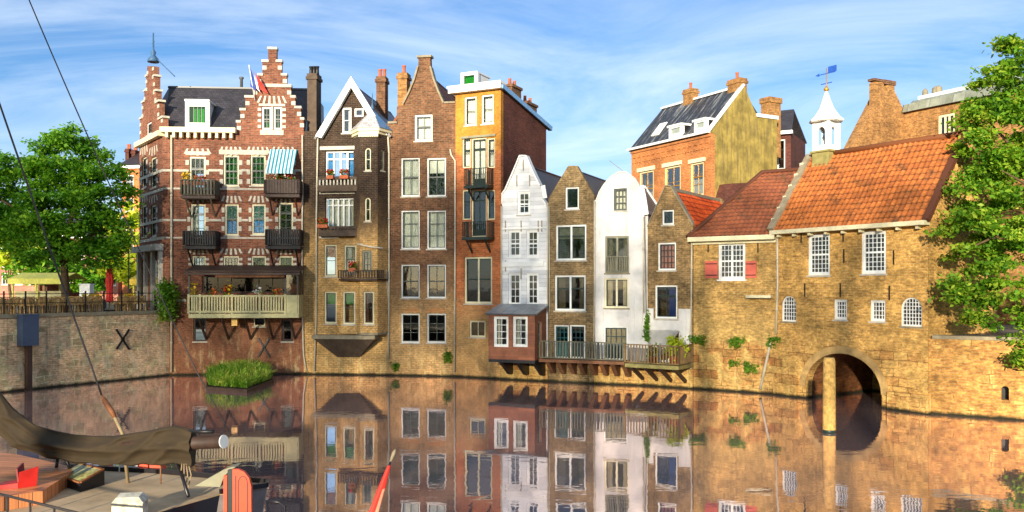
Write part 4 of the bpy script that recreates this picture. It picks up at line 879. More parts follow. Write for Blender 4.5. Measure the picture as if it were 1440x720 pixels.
an = MB()
for y0, y1 in ((212, 222), (430, 440)):
    for x0, x1 in ((562, 592), (598, 629)): 
        if y0 > 400: an.prism(arc(C.u(x0), C.u(x1), C.p(595, 439)[1], .22) + [(C.u(x0), C.p(595, 440.3)[1]), (C.u(x1), C.p(595, 440.3)[1])][:0] , -.02, .015)
put(C, an, 'brick_arch', 'brickD') if an.v else None
chimney(C, 559, 572, 102, 160, 1.5, 'brickM', .7, 1); pipe(C, [(633, 210), (634.5, 218), (640, 226), (640, 360), (639, 523)], .05)
bush('weed_tuft', 'tuft of weeds growing from the base of the neck gable house', 'weed', C.w(C.u(630), -.12, C.p(630, 505)[1]), [(0, 0, 0, .25, .12, .2), (.02, 0, .3, .22, .12, .2)], 160, .09, 'leafI')
bush('weed_tuft', 'dark weed clump where the turret house meets the brown neck gable house', 'weed', C.w(C.u(557), -.12, C.p(557, 515)[1]), [(0, 0, 0, .2, .12, .25)], 120, .09, 'leafI')

# ------------------------------------------------------------------ D: yellow and orange flat-topped house
D = House('flat_topped_house', 'narrow yellow and orange brick house with a white cornice and dark side wall', 'house', (-3.18, 48.05), (-.62, 46.8))
window(D, 653, 136, 670, 176, 1, 2, 'white', 'dkgreen', curtain='full', glass='glassg'); window(D, 677, 133, 694, 174, 1, 2, 'white', 'dkgreen', curtain='full', glass='glassg')
def tripart(y0, y1, yd, glass, cur=None):
    window(D, 650, y0, 662.3, y1, 1, 2, 'cream', 'dkgreen', thick=(.4,), glass=glass, sill=None, fw=.07, curtain=cur); window(D, 684.7, y0, 696, y1, 1, 2, 'cream', 'dkgreen', thick=(.4,), glass=glass, sill=None, fw=.07, curtain=cur)
    window(D, 663, y0, 684, yd, 2, 1, 'cream', 'dkgreen', thick=(.24,), glass=glass, sill=None, fw=.07, name='french_door', panel=.12, curtain=cur)
tripart(194, 236, 262, 'glassg', 'full'); tripart(267, 309, 333, 'glassd')
window(D, 653, 361, 692, 427, 1, 1, 'cream', 'dkgreen', thick=(.48,), mull=(.5,), fw=.11, glass='glassd', curtain=('blind', 'blinddk')); window(D, 660, 451, 682.5, 474, 2, 1, 'cream', None, glass='glassd')
od = pxpoly(D, [(641, 640), (704, 640), (704, 122), (641, 128)]); zD = D.p(704, 124)[1]; od = [(0, -1), (D.L, -1), (D.L, zD), (0, zD)]
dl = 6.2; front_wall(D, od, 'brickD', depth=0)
yb, zb_ = D.py(763, 178, D.L); side = [(.32, -1), (dl, -1), (dl, zb_), (.32, zD-.1)]
put(D, MB().prism(side, D.L-.28, D.L, ax='x').prism([(.32, -1), (dl, -1), (dl, zb_), (.32, zD-.1)], 0, .28, ax='x').box(.28, D.L-.28, dl-.25, dl-.003, -1, zb_), 'side_wall', 'brickDs')
rfD = MB(); rfD.slab((-.1, .2, zD+.02), (D.L+.12, .2, zD+.02), (D.L+.12, dl+.2, zb_+.05), (-.1, dl+.2, zb_+.05), .12); rD = put(D, rfD, 'roof', 'slateD')
put(D, MB().bar((D.L+.08, -.1, zD+.1), (D.L+.08, dl+.5, zb_+.03), .24, .26), 'side_fascia', 'skytrim')
za0 = D.p(670, 121)[1]; put(D, MB().box(-.28, D.L+.16, -.35, .22, zD-.05, zD+.2).box(-.32, D.L+.2, -.42, .22, zD+.203, zD+.34), 'cornice', 'white')
put(D, MB().box(D.u(649), D.u(697.5), -.09, .02, D.p(673, 194)[1]+.02, D.p(673, 190.5)[1]), 'lintel', 'olivegrey')
u0, u1 = D.u(649, -1.2), D.u(670, -1.2); z1 = D.p(660, 101, -1.2)[1]; dm = put(D, MB().box(u0, u1, 1.45, 2.8, zD-.3, z1-.08).box(u0-.05, u1+.05, 1.2, 2.85, z1-.08, z1).box(u0-.05, u0+.14, 1.2, 1.45, zD-.2, z1-.083).box(u1-.14, u1+.05, 1.2, 1.45, zD-.2, z1-.083).box(u0+.14, u1-.14, 1.2, 1.45, zD-.2, zD+.36).box(u0+.14, u1-.14, 1.2, 1.45, z1-.2, z1-.083), 'dormer', 'white')
MB().box(u0+.145, u1-.145, 1.3, 1.32, zD+.365, z1-.205).build('pane', 'greenglass', dm)
for x0, x1, yt, yb2 in ((720, 733, 121, 140), (741, 755, 145, 172)):
    ya = D.py(x0, yt, D.L-.5)[0]; yb3 = D.py(x1, yt, D.L-.5)[0]; zt = D.py((x0+x1)/2, yt, D.L-.5)[1]
    o = put(D, MB().box(D.L-1.1, D.L-.5, ya, yb3, zt-2, zt-.15).box(D.L-1.17, D.L-.43, ya-.07, yb3+.07, zt-.147, zt), 'chimney', 'brickC')
    for k in range(2): MB().lathe([(.12, zt), (.09, zt+.35), (.11, zt+.4)], D.L-.8, ya+(yb3-ya)*(.25+.5*k), 8).build('chimney_pot', 'terracotta', o)
bD1 = balcony(D, 652, 686, 236, 264, .7, 'dkgreen', 'dkgreen', step=.13, bar=.015); bD2 = balcony(D, 649.5, 686.5, 311, 337, .75, 'dkgreen', 'dkgreen', step=.13, bar=.015)

# ------------------------------------------------------------------ E: white clapboard gable
E = House('white_boarded_house', 'narrow white boarded house with a tall pointed gable', 'house', (-.62, 46.8), (1.94, 45.7))
window(E, 727.5, 269, 745.5, 302, 2, 3, 'white', 'white', thick=(.55,), glass='glassd', curtain=('halfblind', 'drape'), fw=.1)
for x0, x1 in ((715, 732.5), (740.5, 757.5)):
    window(E, x0, 323.5, x1, 361.5, 2, 3, 'white', 'white', fw=.09, curtain=('halfblind', 'drape'), glass='glassd', thick=(.5,), sill='white'); window(E, x0, 384, x1, 429, 2, 4, 'white', 'white', fw=.09, glass='glassd', sill=None)
oe = pxpoly(E, [(704.5, 640), (770, 640), (769.5, 290), (763, 280), (760, 262), (753, 248), (746, 233), (740.5, 220), (731.5, 220), (725, 236), (718, 252), (711, 268), (708, 272), (706, 288)])
oe[0] = (.02, -1.0); oe[1] = (E.L-.02, -1.0); zE = E.p(740, 288)[1]
front_wall(E, oe, 'whiteboard', T=.3, depth=7.5, zeave=zE, back=[(0, -1), (E.L, -1), (E.L, zE), (E.L/2, zE+2.4), (0, zE)])
gable_roof(E, .08, E.L-.05, zE-.1, zE-.1, E.L/2, E.p(736, 230)[1], .28, 7.7, 'slateD', over=.08)
ed = MB(); q = oe[2:]
for a, b in zip(q[:-1], q[1:]): ed.bar((a[0], .1, a[1]+.03), (b[0], .1, b[1]+.03), .46, .07)
put(E, ed, 'bargeboard', 'white'); band(E, 0, 706, 765, 367.5, 375, .07, 'white', 'signboard'); band(E, 0, 704.8, 769.5, 320, 322, .05, 'white', 'moulding')
an = MB()
for x, y in ((736, 232), (727, 254), (745, 254), (711, 318), (733, 318), (757, 318), (711, 374), (733, 385), (762, 318)): a = E.p(x, y); an.box(a[0]-.025, a[0]+.025, -.035, -.001, a[1]-.3, a[1]+.3)
put(E, an, 'wall_anchor', 'greystone'); pipe(E, [(705, 290), (705, 430)], .04, .08); pipe(E, [(770, 285), (770, 428)], .04, .08)
# red boarded annex hung out over the water
zf = E.p(720, 506, 1.7)[1]; XP = 1.7
a0, a1 = E.u(687, XP), E.u(752, XP)
AX = House('boarded_annex', 'red brown boarded annex with a lead roof on black brackets over the water', 'annex', E.w(a0, -XP).xy, E.w(a1, -XP).xy)
window(AX, 694, 445, 715, 488, 2, 4, 'white', 'white', fw=.1, sill=None, curtain=('side', 'lace')); window(AX, 721, 445, 742, 488, 2, 4, 'white', 'white', fw=.1, sill=None, curtain=('side', 'lace'))
zt = AX.p(720, 441)[1]; front_wall(AX, [(0, zf), (AX.L, zf), (AX.L, zt), (0, zt)], 'redboard', T=.12, depth=0)
ZT2 = zt+.42
SF = AX.sub(AX.L, 0, AX.L, XP-.01); window(SF, 757, 452, 762, 505, 1, 3, 'cream', None, fw=.07, sill=None, name='side_door', glass='glassd')
front_wall(SF, [(.12, zf), (SF.L, zf), (SF.L, ZT2), (.12, zt)], 'redboard', T=.12, depth=0, name='side_wall')
put(AX, MB().prism([(.12, zf), (XP-.01, zf), (XP-.01, ZT2), (.12, zt)], 0, .12, ax='x').box(.12, AX.L-.12, .12, XP-.01, zf-.003, zf+.1), 'side_wall', 'redboard')
rf = MB(); rf.slab((-.12, -.15, zt+.0), (AX.L+.14, -.15, zt+.0), (AX.L+.14, XP-.01, ZT2+.06), (-.12, XP-.01, ZT2+.06), .08); put(AX, rf, 'roof', 'lead')
for k in range(3):
    u = .55 + k*(AX.L-.75)/2; put(AX, MB().hexa([(u, XP-.5, .35), (u+.2, XP-.5, .35), (u+.2, XP-.02, .35), (u, XP-.02, .35), (u, .1, zf-.16), (u+.2, .1, zf-.16), (u+.2, XP-.02, zf-.16), (u, XP-.02, zf-.16)]), 'bracket', 'black')
put(AX, MB().box(0, AX.L, 0, XP-.01, zf-.155, zf-.005), 'floor_beam', 'black')

# ------------------------------------------------------------------ F: olive brown gable
F_ = House('olive_brick_house', 'olive brown brick house with straight gable between the two white houses', 'house', (1.94, 45.7), (4.32, 44.6)); F = F_
window(F, 795, 263, 814, 294, 1, 1, 'white', 'dkgreen', glass='glassd'); 
window(F, 781.5, 316, 824.5, 366, 1, 1, 'white', 'dkgreen', mull=(.5,), fw=.1, glass='glassd', thick=(.3,), curtain=('blind', 'lace')); window(F, 780, 387, 823.5, 437, 1, 1, 'white', 'dkgreen', mull=(.5,), thick=(.36,), fw=.1, glass='glassd', curtain=('side', 'drape'))
window(F, 779, 457, 800, 504, 3, 3, 'white', 'teal', fw=.08, name='teal_door', panel=.4, sill=None, glass='tealglass'); window(F, 801, 457, 823, 504, 3, 3, 'white', 'tealdark', fw=.08, name='teal_door', panel=.4, sill=None, glass='glassd')
of = pxpoly(F, [(771, 640), (836, 640), (836, 277), (811, 233), (799, 233), (772, 276)]); of[0] = (0.02, -1); of[1] = (F.L-.02, -1); zF = F.p(805, 277)[1]; of[2] = (F.L-.02, zF); of[-1] = (.02, zF)
front_wall(F, of, 'brickF', depth=7.5, zeave=zF-.05); gable_roof(F, .05, F.L-.05, zF-.1, zF-.1, F.L/2, F.p(805, 236)[1], .3, 7.7, 'slateD', over=.1)
ed = MB(); q = of[2:]
for a, b in zip(q[:-1], q[1:]): ed.bar((a[0], .12, a[1]+.03), (b[0], .12, b[1]+.03), .46, .08)
pipe(F, [(836, 282), (836, 400), (835, 500)], .04, .08); pipe(F, [(772, 290), (773, 440)], .03, .08)

# ------------------------------------------------------------------ G: white bell gable
Gh = House('white_bell_gable_house', 'white plastered house with a rounded bell gable', 'house', (4.32, 44.6), (6.93, 43.7))
window(Gh, 863, 265, 881.5, 296, 3, 3, 'dkgreen', 'dkgreen', glass='glassg', curtain='full', fw=.05, bw=.045); window(Gh, 851, 332, 884.5, 384, 2, 1, 'olivegrey', 'dkgreen', name='french_door', thick=(), mull=(.5,), sill='greystone', curtain=('side', 'drape'), glass='glassd')
window(Gh, 850, 391, 884, 433, 1, 1, 'cream', 'dkgreen', mull=(.5,), glass='glass', curtain=('side', 'drape'), sill='greystone'); window(Gh, 849, 459, 882.5, 506, 4, 2, 'white', 'tealdark', name='dark_teal_door', panel=.4, sill=None, glass='glass', fw=.07, curtain=('full', 'drape'))
og = pxpoly(Gh, [(836, 640), (907, 640), (906, 302), (903, 281), (899, 261), (893, 251), (880, 241.5), (871, 241.5), (859, 249), (850, 259), (843, 270), (839, 281), (837, 292)]); og[0] = (.02, -1); og[1] = (Gh.L-.02, -1); zG = Gh.p(870, 296)[1]
front_wall(Gh, og, 'whitewall', depth=7, zeave=zG, back=[(0, -1), (Gh.L, -1), (Gh.L, zG), (Gh.L/2, zG+2.1), (0, zG)])
gable_roof(Gh, .05, Gh.L-.05, zG-.1, zG-.1, Gh.L/2, Gh.p(876, 243)[1], .3, 8.2, 'slateA', over=.08)
ed = MB(); q = og[2:]
for a, b in zip(q[:-1], q[1:]): ed.bar((a[0], .12, a[1]+.0), (b[0], .12, b[1]+.0), .42, .04)
put(Gh, ed, 'coping', 'white'); u0, u1, z0, z1 = rect_of(Gh, 852, 361, 884, 383, .12); rr = MB(); railing(rr, [(u0, -.1), (u1, -.1)], z0, z1, .11, .012, .03); put(Gh, rr, 'window_railing', 'olivegrey')
put(Gh, MB().tube([(Gh.L/2, 1.0, og[5][1]-.3), (Gh.L/2-.02, 1.0, og[5][1]+.5), (Gh.u(857, -1), 1.0, Gh.p(857, 226, -1)[1])], .018), 'aerial', 'greystone'); pipe(Gh, [(905, 305), (905, 440)], .04, .08)

# ------------------------------------------------------------------ H: small umber gable with red roof
H = House('small_umber_house', 'small brown brick house with an orange pantile roof and white plastered foot', 'house', (6.93, 43.7), (9.0, 42.3))
window(H, 931, 295, 947.5, 316, 2, 2, 'white', 'dkgreen'); window(H, 925, 341, 950.5, 380, 4, 4, 'white', 'dkbrown', glass='glass', curtain=('full', 'warm')); window(H, 921, 401, 952.5, 448, 2, 1, 'white', 'dkgreen', thick=(.3,), fw=.09, glass='glass', curtain=('right', 'blueblind'))
window(H, 908, 464, 956, 506, 6, 3, 'white', 'maroon', mull=(.4,), fw=.08, name='maroon_door', panel=.3, sill=None, glass='glassd', curtain=('full', 'warm'))
oh = pxpoly(H, [(907, 640), (975, 640), (974, 322), (943, 261), (936, 261), (907, 315)]); oh[0] = (.02, -1); oh[1] = (H.L-.02, -1); zH = H.p(940, 318)[1]; oh[2] = (H.L-.02, zH); oh[-1] = (.02, zH)
front_wall(H, oh, 'brickH', depth=7, zeave=zH-.05)
uH = (H.u(936)+H.u(943))/2; zaH = H.p(940, 266)[1]; kH = (zaH-zH)/(H.L-uH)
pt = pantiles((H.L+.15, .2, zH-.1-.15*kH), (H.L+.15, 7.2, zH-.1-.15*kH), (uH, 7.2, zaH), (uH, .2, zaH)); put(H, pt, 'roof', 'tileH')
rfh = MB(); rfh.slab((-.1, .25, zH-.2), (uH-.003, .25, zaH-.02), (uH-.003, 7.2, zaH-.02), (-.1, 7.2, zH-.2), .12); put(H, rfh, 'roof', 'tileH')
put(H, MB().bar((uH, .2, zaH+.03), (uH, 7.3, zaH+.03), .22, .16), 'ridge_tile', 'greystone')
ed = MB(); q = oh[2:]
for a, b in zip(q[:-1], q[1:]): ed.bar((a[0], .12, a[1]+.0), (b[0], .12, b[1]+.0), .40, .05)
put(H, ed, 'coping', 'greystone')
zw = H.p(940, 434)[1]; holes = []
for lp in H.holes:
    zs_ = [z for u, z in lp]
    if max(zs_) < zw: holes.append([(u+(-.004 if u < (lp[0][0]+lp[1][0])/2 else .004), z) for u, z in lp])
ren = MB(); hw = [lp for lp in H.holes if max(z for u, z in lp) > zw and min(z for u, z in lp) < zw][0]; ua, ub = hw[0][0], hw[1][0]; zm = hw[0][1]
ren.prism([(.03, .6), (H.L-.1, .6), (H.L-.1, zw), (ub+.07, zw), (ub+.07, zm-.09), (ua-.07, zm-.09), (ua-.07, zw), (.03, zw)], -.025, -.002, holes=holes); put(H, ren, 'render_coat', 'whitewall')
pipe(H, [(973, 325), (972, 430), (969, 508)], .04, .1)
bush('ivy', 'thin ivy strand climbing the wall between the bell gable and the small brown house', 'ivy', H.w(.05, -.12, H.p(901, 478)[1]), [(0, 0, .2, .16, .1, .3), (-.04, 0, .7, .13, .1, .3), (.03, 0, 1.1, .10, .1, .25)], 330, .08, 'leafI')

for h, m_ in ((E, 'brickI'), (F, 'brickF'), (Gh, 'brickI'), (H, 'brickI')):
    put(h, MB().box(.0, h.L, -.12, -.003, -1, 1.0), 'foundation', m_)

# ------------------------------------------------------------------ timber deck in front of F, G and H
DK = House('timber_deck', 'long timber deck on brown posts with slatted railings, hung over the water', 'deck', F.w(.02, -1.35).xy, Gh.w(Gh.L-.9, -1.45).xy)
dz = DK.p(815, 506)[1]
e_ = DK.L; r0 = DK.p(882, 500)
h0, h1 = H.w(-.4, -1.75), H.w(H.L*.98, -1.75)
H2 = DK.sub(*(lambda q: (q.dot(DK.e), q.dot(DK.nb)))(h0.xy-DK.o), *(lambda q: (q.dot(DK.e), q.dot(DK.nb)))(h1.xy-DK.o))
dzb = H2.p(925, 513)[1]
def loc(v): q = v.xy - DK.o; return (q.dot(DK.e), q.dot(DK.nb))
plan = [(0, 0), (DK.L, 0), loc(Gh.w(Gh.L-.9, -.03)), loc(Gh.w(.1, -.03)), loc(F.w(F.L, -.03)), loc(F.w(.02, -.03))]
put(DK, MB().prism(plan, dz-.18, dz-.03, ax='z'), 'deck_floor', 'rust')
plan2 = [loc(h0), loc(h1), loc(H.w(H.L*.98, -.03)), loc(H.w(-.3, -.03))]
put(DK, MB().prism(plan2, dzb-.2, dzb-.02, ax='z'), 'lower_deck_floor', 'olivewood')
rl = MB(); zt = DK.p(815, 481)[1]; railing(rl, [(.05, .05), (DK.L*.36, .05), (DK.L*.7, .05), (DK.L-.05, .05)], dz, zt, .15, .03, .05, .09); put(DK, rl, 'railing', 'greyrail')
rl = MB(); zt2 = H2.p(925, 486)[1]; rl_pts = [loc(h0), loc((h0+h1)/2), loc(h1), loc(H.w(H.L*.98, -.1))]; railing(rl, [(a, b+.05) for a, b in rl_pts], dzb, zt2, .15, .03, .05, .09); put(DK, rl, 'railing', 'oldrail')
for k in range(8):
    u = .3 + k*(DK.L-.5)/7; d = DK.sub(u, 0, u+.2, 0); yb = 1.25
    put(DK, MB().hexa([(u, yb-.35, .5), (u+.22, yb-.35, .5), (u+.22, yb+.06, .5), (u, yb+.06, .5), (u, .15, dz-.2), (u+.22, .15, dz-.2), (u+.22, yb+.06, dz-.2), (u, yb+.06, dz-.2)]), 'support', 'rust')
for k in range(4):
    a = h0.lerp(h1, (k+.3)/3.7); b = a + Vector((H.nb.x, H.nb.y, 0))*1.6; a.z = dzb-.2; b.z = .35; a = a + Vector((H.nb.x, H.nb.y, 0))*.25
    la, lb = loc(a), loc(b); put(DK, MB().bar((*la, a.z), (*lb, b.z), .14, .16), 'support', 'dkbrown')
q = H.w(H.u(948, 1.3), -1.2, dzb)
pot = empty('potted_bush', 'bright yellow green bush in a tub on the right end of the timber deck', 'potted plant', q); MB().lathe([(.22, 0), (.28, .38), (.3, .4)], 0, 0, 12).build('tub', 'terracotta', pot); bush('foliage', '', '', (0, 0, 0), [(0, 0, .7, .45, .35, .4), (.25, 0, .9, .35, .3, .4), (-.1, 0, 1.1, .3, .3, .3)], 520, .1, 'leafY', pot)
q = H.w(H.u(917, 1.3), -1.2, dzb)
pot = empty('potted_shrub', 'pale grey green shrub in a clay pot on the deck before the maroon door', 'potted plant', q); MB().lathe([(.18, 0), (.24, .3), (.26, .32)], 0, 0, 12).build('pot', 'terracotta', pot); bush('foliage', '', '', (0, 0, 0), [(0, 0, .6, .3, .25, .3)], 170, .08, 'leafI', pot)

# ------------------------------------------------------------------ I: middle brown house with salmon shutters
I = House('shuttered_house', 'low tan brick house with a brown tiled roof and one white window between salmon shutters', 'house', (9.0, 42.3), (12.4, 40.0))
zI = I.p(1030, 334)[1]
w_, r_ = window(I, 1010, 341, 1048, 393, 6, 6, 'white', 'white', fw=.1, mull=(.5,), thick=(.5,), sill='white', bw=.03)
for x0, x1 in ((992, 1009.5), (1048.5, 1064)):
    u0, u1, z0, z1 = rect_of(I, x0, 367, x1, 391); s_ = MB().box(u0, u1, -.06, -.015, z0, z1).box(u0+.05, u1-.05, -.075, -.0605, (z0+z1)/2-.03, (z0+z1)/2+.03); so = put(I, s_, 'shutter', 'salmon')
    MB().box(u0+.02, u1-.02, -.085, -.0755, z1-.16, z1-.12).box(u0+.02, u1-.02, -.085, -.0605, z0+.12, z0+.16).build('hinge', 'black', so)
oi = [(0, -1), (I.L, -1), (I.L, zI), (0, zI)]; bR = 3.7
lu, lz = I.p(1072, 244, -bR); ru, rz_ = I.p(1123, 240, -bR); zr = (lz+rz_)/2
front_wall(I, oi, 'brickI', depth=7.4, zeave=zI)
put(I, pantiles((-.25, -.3, zI+.02), (I.L+.05, -.3, zI+.02), (I.L+.4, bR, zr), (lu, bR, zr)), 'roof', 'tileI')
bk = MB(); bk.slab((I.L+.1, 7.6, zI), (-.2, 7.6, zI), (lu, bR+.005, zr), (I.L+.1, bR+.005, zr), .1); bk.slab((-.25, 7.5, zI), (-.25, -.28, zI), (lu-.003, bR, zr-.02), (lu-.003, bR+.1, zr-.02), .1); put(I, bk, 'roof', 'tileI')
put(I, MB().tube([(-.2, -.3, zI+.08), (lu, bR, zr+.06), (I.L+.3, bR, zr+.06)], .12, 8), 'ridge_tile', 'tileI')
put(I, MB().box(-.15, I.L, -.42, -.02, zI-.16, zI+.06).box(-.1, I.L-.01, -.1, -.003, zI-.3, zI-.163), 'gutter', 'cream')
put(I, MB().box(I.u(1052), I.u(1087), -.35, -.003, I.p(1070, 419)[1], I.p(1070, 415)[1]), 'shelf', 'cream')
a, b = I.p(1085, 480), I.p(1072, 546); put(I, MB().tube([(a[0], -.12, a[1]), (b[0], -.3, b[1])], .06, 8), 'drainpipe', 'pipe')
an = MB()
for x, y in ((996, 345), (1066, 345)): a = I.p(x, y); an.box(a[0]-.025, a[0]+.025, -.04, -.001, a[1]-.35, a[1]+.3)
put(I, an, 'wall_anchor', 'black')
for x, y, n, s_, lb in ((986, 478, 220, .5, 'spread of weeds on the wall ledge at the left end of the shuttered house'), (1040, 480, 300, .42, 'round weed clump on the wall below the salmon shutters'), (1060, 517, 260, .45, 'weed clump low on the stone foot beside the leaning pipe'), (1034, 508, 100, .35, 'thin weeds on the stone foot of the shuttered house'), (1094, 480, 220, .4, 'weed clump at the foot of the long white drainpipe')):
    f = I; u, z = f.p(x, y); bush('weed_tuft', lb, 'weed', f.w(u, -.12, z), [(random.uniform(-1, 1)*s_*.9, random.uniform(-.06, .02), random.uniform(-.8, .5)*s_*.7, s_*random.uniform(.25, .6), .14, s_*random.uniform(.15, .45)) for q_ in range(8)], int(n*1.3), .075, 'leafI', up=.2)

# ------------------------------------------------------------------ J: big house with arch and cupola
J = House('arched_gatehouse', 'long ochre brick house with red tiled roof, small white windows and a water arch', 'house', (12.4, 40.0), (16.52, 33.9))
zJ = (J.p(1090, 325)[1]+J.p(1312, 311)[1])/2
window(J, 1136, 329, 1167, 387, 5, 8, 'white', 'white', fw=.1, thick=(.5,), bw=.025, glass='glassd'); window(J, 1211, 324.5, 1246, 385, 5, 8, 'white', 'white', fw=.1, thick=(.5,), bw=.025, glass='glassd')
window(J, 1099, 416, 1119.5, 452, 5, 6, 'white', 'white', fw=.07, arch=1, bw=.03, glass='glassd', sill='greystone'); window(J, 1172.5, 421, 1191, 449.5, 4, 4, 'white', 'white', fw=.07, bw=.03, glass='glassd'); window(J, 1223.5, 422, 1245, 452, 4, 4, 'white', 'white', fw=.07, bw=.03, glass='glassd')
window(J, 1266.5, 418, 1296.5, 459, 6, 7, 'white', 'white', fw=.07, arch=1, bw=.03, glass='glassd', sill='greystone')
ar0, ar1 = J.u(1133), J.u(1240); az = J.p(1186, 497)[1]; asp = max(.1, az-(ar1-ar0)/2*.86); arcp = arc(ar0, ar1, asp, az-asp, 18)
J.holes.append([(ar0, -.9), (ar1, -.9)] + arcp)
front_wall(J, [(0, -1.2), (J.L, -1.2), (J.L, zJ), (0, zJ)], 'brickJ', T=.45, depth=0); bJ = 2.6; zjr = 11.35
# end walls with gables, back wall
gp = [(.45, -1.2), (5.4, -1.2), (5.4, zJ), (bJ, zjr-.1), (.45, zJ+.2)]
put(J, MB().prism(gp, .0, .3, ax='x').prism(gp, J.L-.3, J.L, ax='x').box(.3, J.L-.3, 5.1, 5.4, -1.2, zJ), 'end_wall', 'brickJ')
put(J, pantiles((.02, -.32, zJ-.05), (J.L+.02, -.32, zJ-.05), (J.L+.02, bJ, zjr), (.02, bJ, zjr), .04), 'roof', 'tileJ')
bk = MB(); bk.slab((J.L, 5.6, zJ-.1), (0, 5.6, zJ-.1), (0, bJ+.005, zjr-.02), (J.L, bJ+.005, zjr-.02), .1); put(J, bk, 'roof', 'tileJ')
put(J, MB().tube([(-.1, bJ, zjr+.05), (J.L+.15, bJ, zjr+.05)], .13, 8), 'ridge_tile', 'tileJ')
put(J, MB().bar((J.L+.1, -.3, zJ+.02), (J.L+.1, bJ, zjr+.06), .26, .2), 'verge_coping', 'tileI'); put(J, MB().bar((-.08, -.3, zJ+.05), (-.08, bJ, zjr+.1), .34, .24), 'verge_coping', 'greystone')
st = MB()
for k in range(6): t = .1+k*.15; st.box(-.3, -.12, -.3+t*2.8, -.3+t*2.8+.22, zJ+t*3.7-.1, zJ+t*3.7+.26)
put(J, st, 'stepped_flashing', 'cream')
gu = MB().box(-.05, J.L+.1, -.45, -.03, zJ-.16, zJ+.02)
for k in range(9): u = .3+k*(J.L-.6)/8; gu.box(u-.05, u+.05, -.3, -.003, zJ-.3, zJ-.163)
put(J, gu, 'gutter', 'cream')
rg = MB(); ringo = arc(ar0-.32, ar1+.32, asp, az-asp+.32, 18); rg.prism(ringo + arcp[::-1], -.05, .02); put(J, rg, 'arch_ring', 'archstone')
tn = MB(); n = len(arcp); b = tn.add([(u, .45, z) for u, z in [(ar0, -.9)]+arcp[::-1]+[(ar1, -.9)]] + [(u, 7, z) for u, z in [(ar0, -.9)]+arcp[::-1]+[(ar1, -.9)]])
for i in range(n+1): tn.face((b+i, b+i+1, b+n+3+i, b+n+2+i))
tn.box(ar0-.3, ar1+.3, 7.003, 7.2, -1, az+.3); put(J, tn, 'tunnel', 'tunnel')
put(J, MB().box(J.u(1090), ar0-.4, -.14, .02, -.6, .9), 'plinth', 'brickJ'); put(J, MB().box(ar1+.36, J.L+.12, -.22, .02, -.6, .75), 'plinth', 'brickJ')
an = MB()
for x, y in ((1127, 332), (1187, 360), (1257, 362), (1132, 408), (1182, 408), (1251, 412), (1186, 330)): a = J.p(x, y); an.box(a[0]-.022, a[0]+.022, -.04, -.001, a[1]-.3, a[1]+.3)
put(J, an, 'wall_anchor', 'black'); pipe(J, [(1093, 328), (1093.5, 400), (1091, 470)], .05, .1)
# cupola astride the ridge
cu = J.u(1151, -bJ+.6); ZB = J.p(1151, 246, -bJ+.8)[1]; zb = J.p(1151, 217, -bJ)[1]; zl = J.p(1151, 174, -bJ)[1]; zs = J.p(1152, 131, -bJ)[1]
CP = empty('cupola', 'white open bell cupola with a tent roof and weathervane on the red tiled roof', 'cupola', J.w(cu, bJ, 0), J.ang)
q = .46
MB().box(-q, q, -q, q, ZB-.5, zb).box(-q-.08, q+.08, -q-.08, q+.08, zb+.003, zb+.09).build('base', 'olivewood', CP)
MB().box(-q-.03, q+.03, -q-.25, q+.1, ZB-.45, ZB-.02).build('flashing', 'lead', CP)
la = MB(); w = .40; hh = zl-zb-.1
for f, (ox, oy, ax) in enumerate(((0, -w, 'y'), (0, w-.08, 'y'), (-w, 0, 'x'), (w-.08, 0, 'x'))):
    a = w-.003 if ax == 'y' else w-.083
    hole = [(-a*.55, zb+.35), (a*.55, zb+.35)] + arc(-a*.55, a*.55, zl-.5, .24, 8)
    o_ = oy if ax == 'y' else ox; la.prism([(-a, zb+.093), (a, zb+.093), (a, zl), (-a, zl)], o_, o_+.08, ax=ax, holes=[hole])
for sx in (-1, 1):
    for sy in (-1, 1): la.box(sx*w-.055, sx*w+.055, sy*w-.055, sy*w+.055, zb+.093, zl-.003)
la.build('lantern', 'white', CP)
MB().lathe([(.14, zb+.75), (.17, zb+.85), (.10, zb+1.05), (.03, zb+1.12), (.02, zl-.02)], 0, 0, 10).build('bell', 'copper', CP)
MB().lathe([(.78, zl+.003), (.82, zl+.07), (.62, zl+.24), (.36, zl+.62), (.20, zl+1.05), (.10, zs-.12), (.05, zs)], 0, 0, 8, sm=False, a0=math.pi/8).build('tent_roof', 'white', CP)
vt = J.p(1153, 98, -bJ)[1]
MB().lathe([(.05, zs), (.14, zs+.1), (.05, zs+.22), (.025, zs+.3), (.02, vt)], 0, 0, 8).build('vane_rod', 'gold', CP)
va = MB().box(-.42, .5, -.012, .012, vt-.28, vt-.24).box(.1, .55, -.015, .015, vt-.24, vt+.04).prism([(-.62, vt-.26), (-.4, vt-.34), (-.4, vt-.18)], -.012, .012).box(-.3, .3, -.012, .012, vt-.75, vt-.71); va.build('weathervane', 'blue', CP)

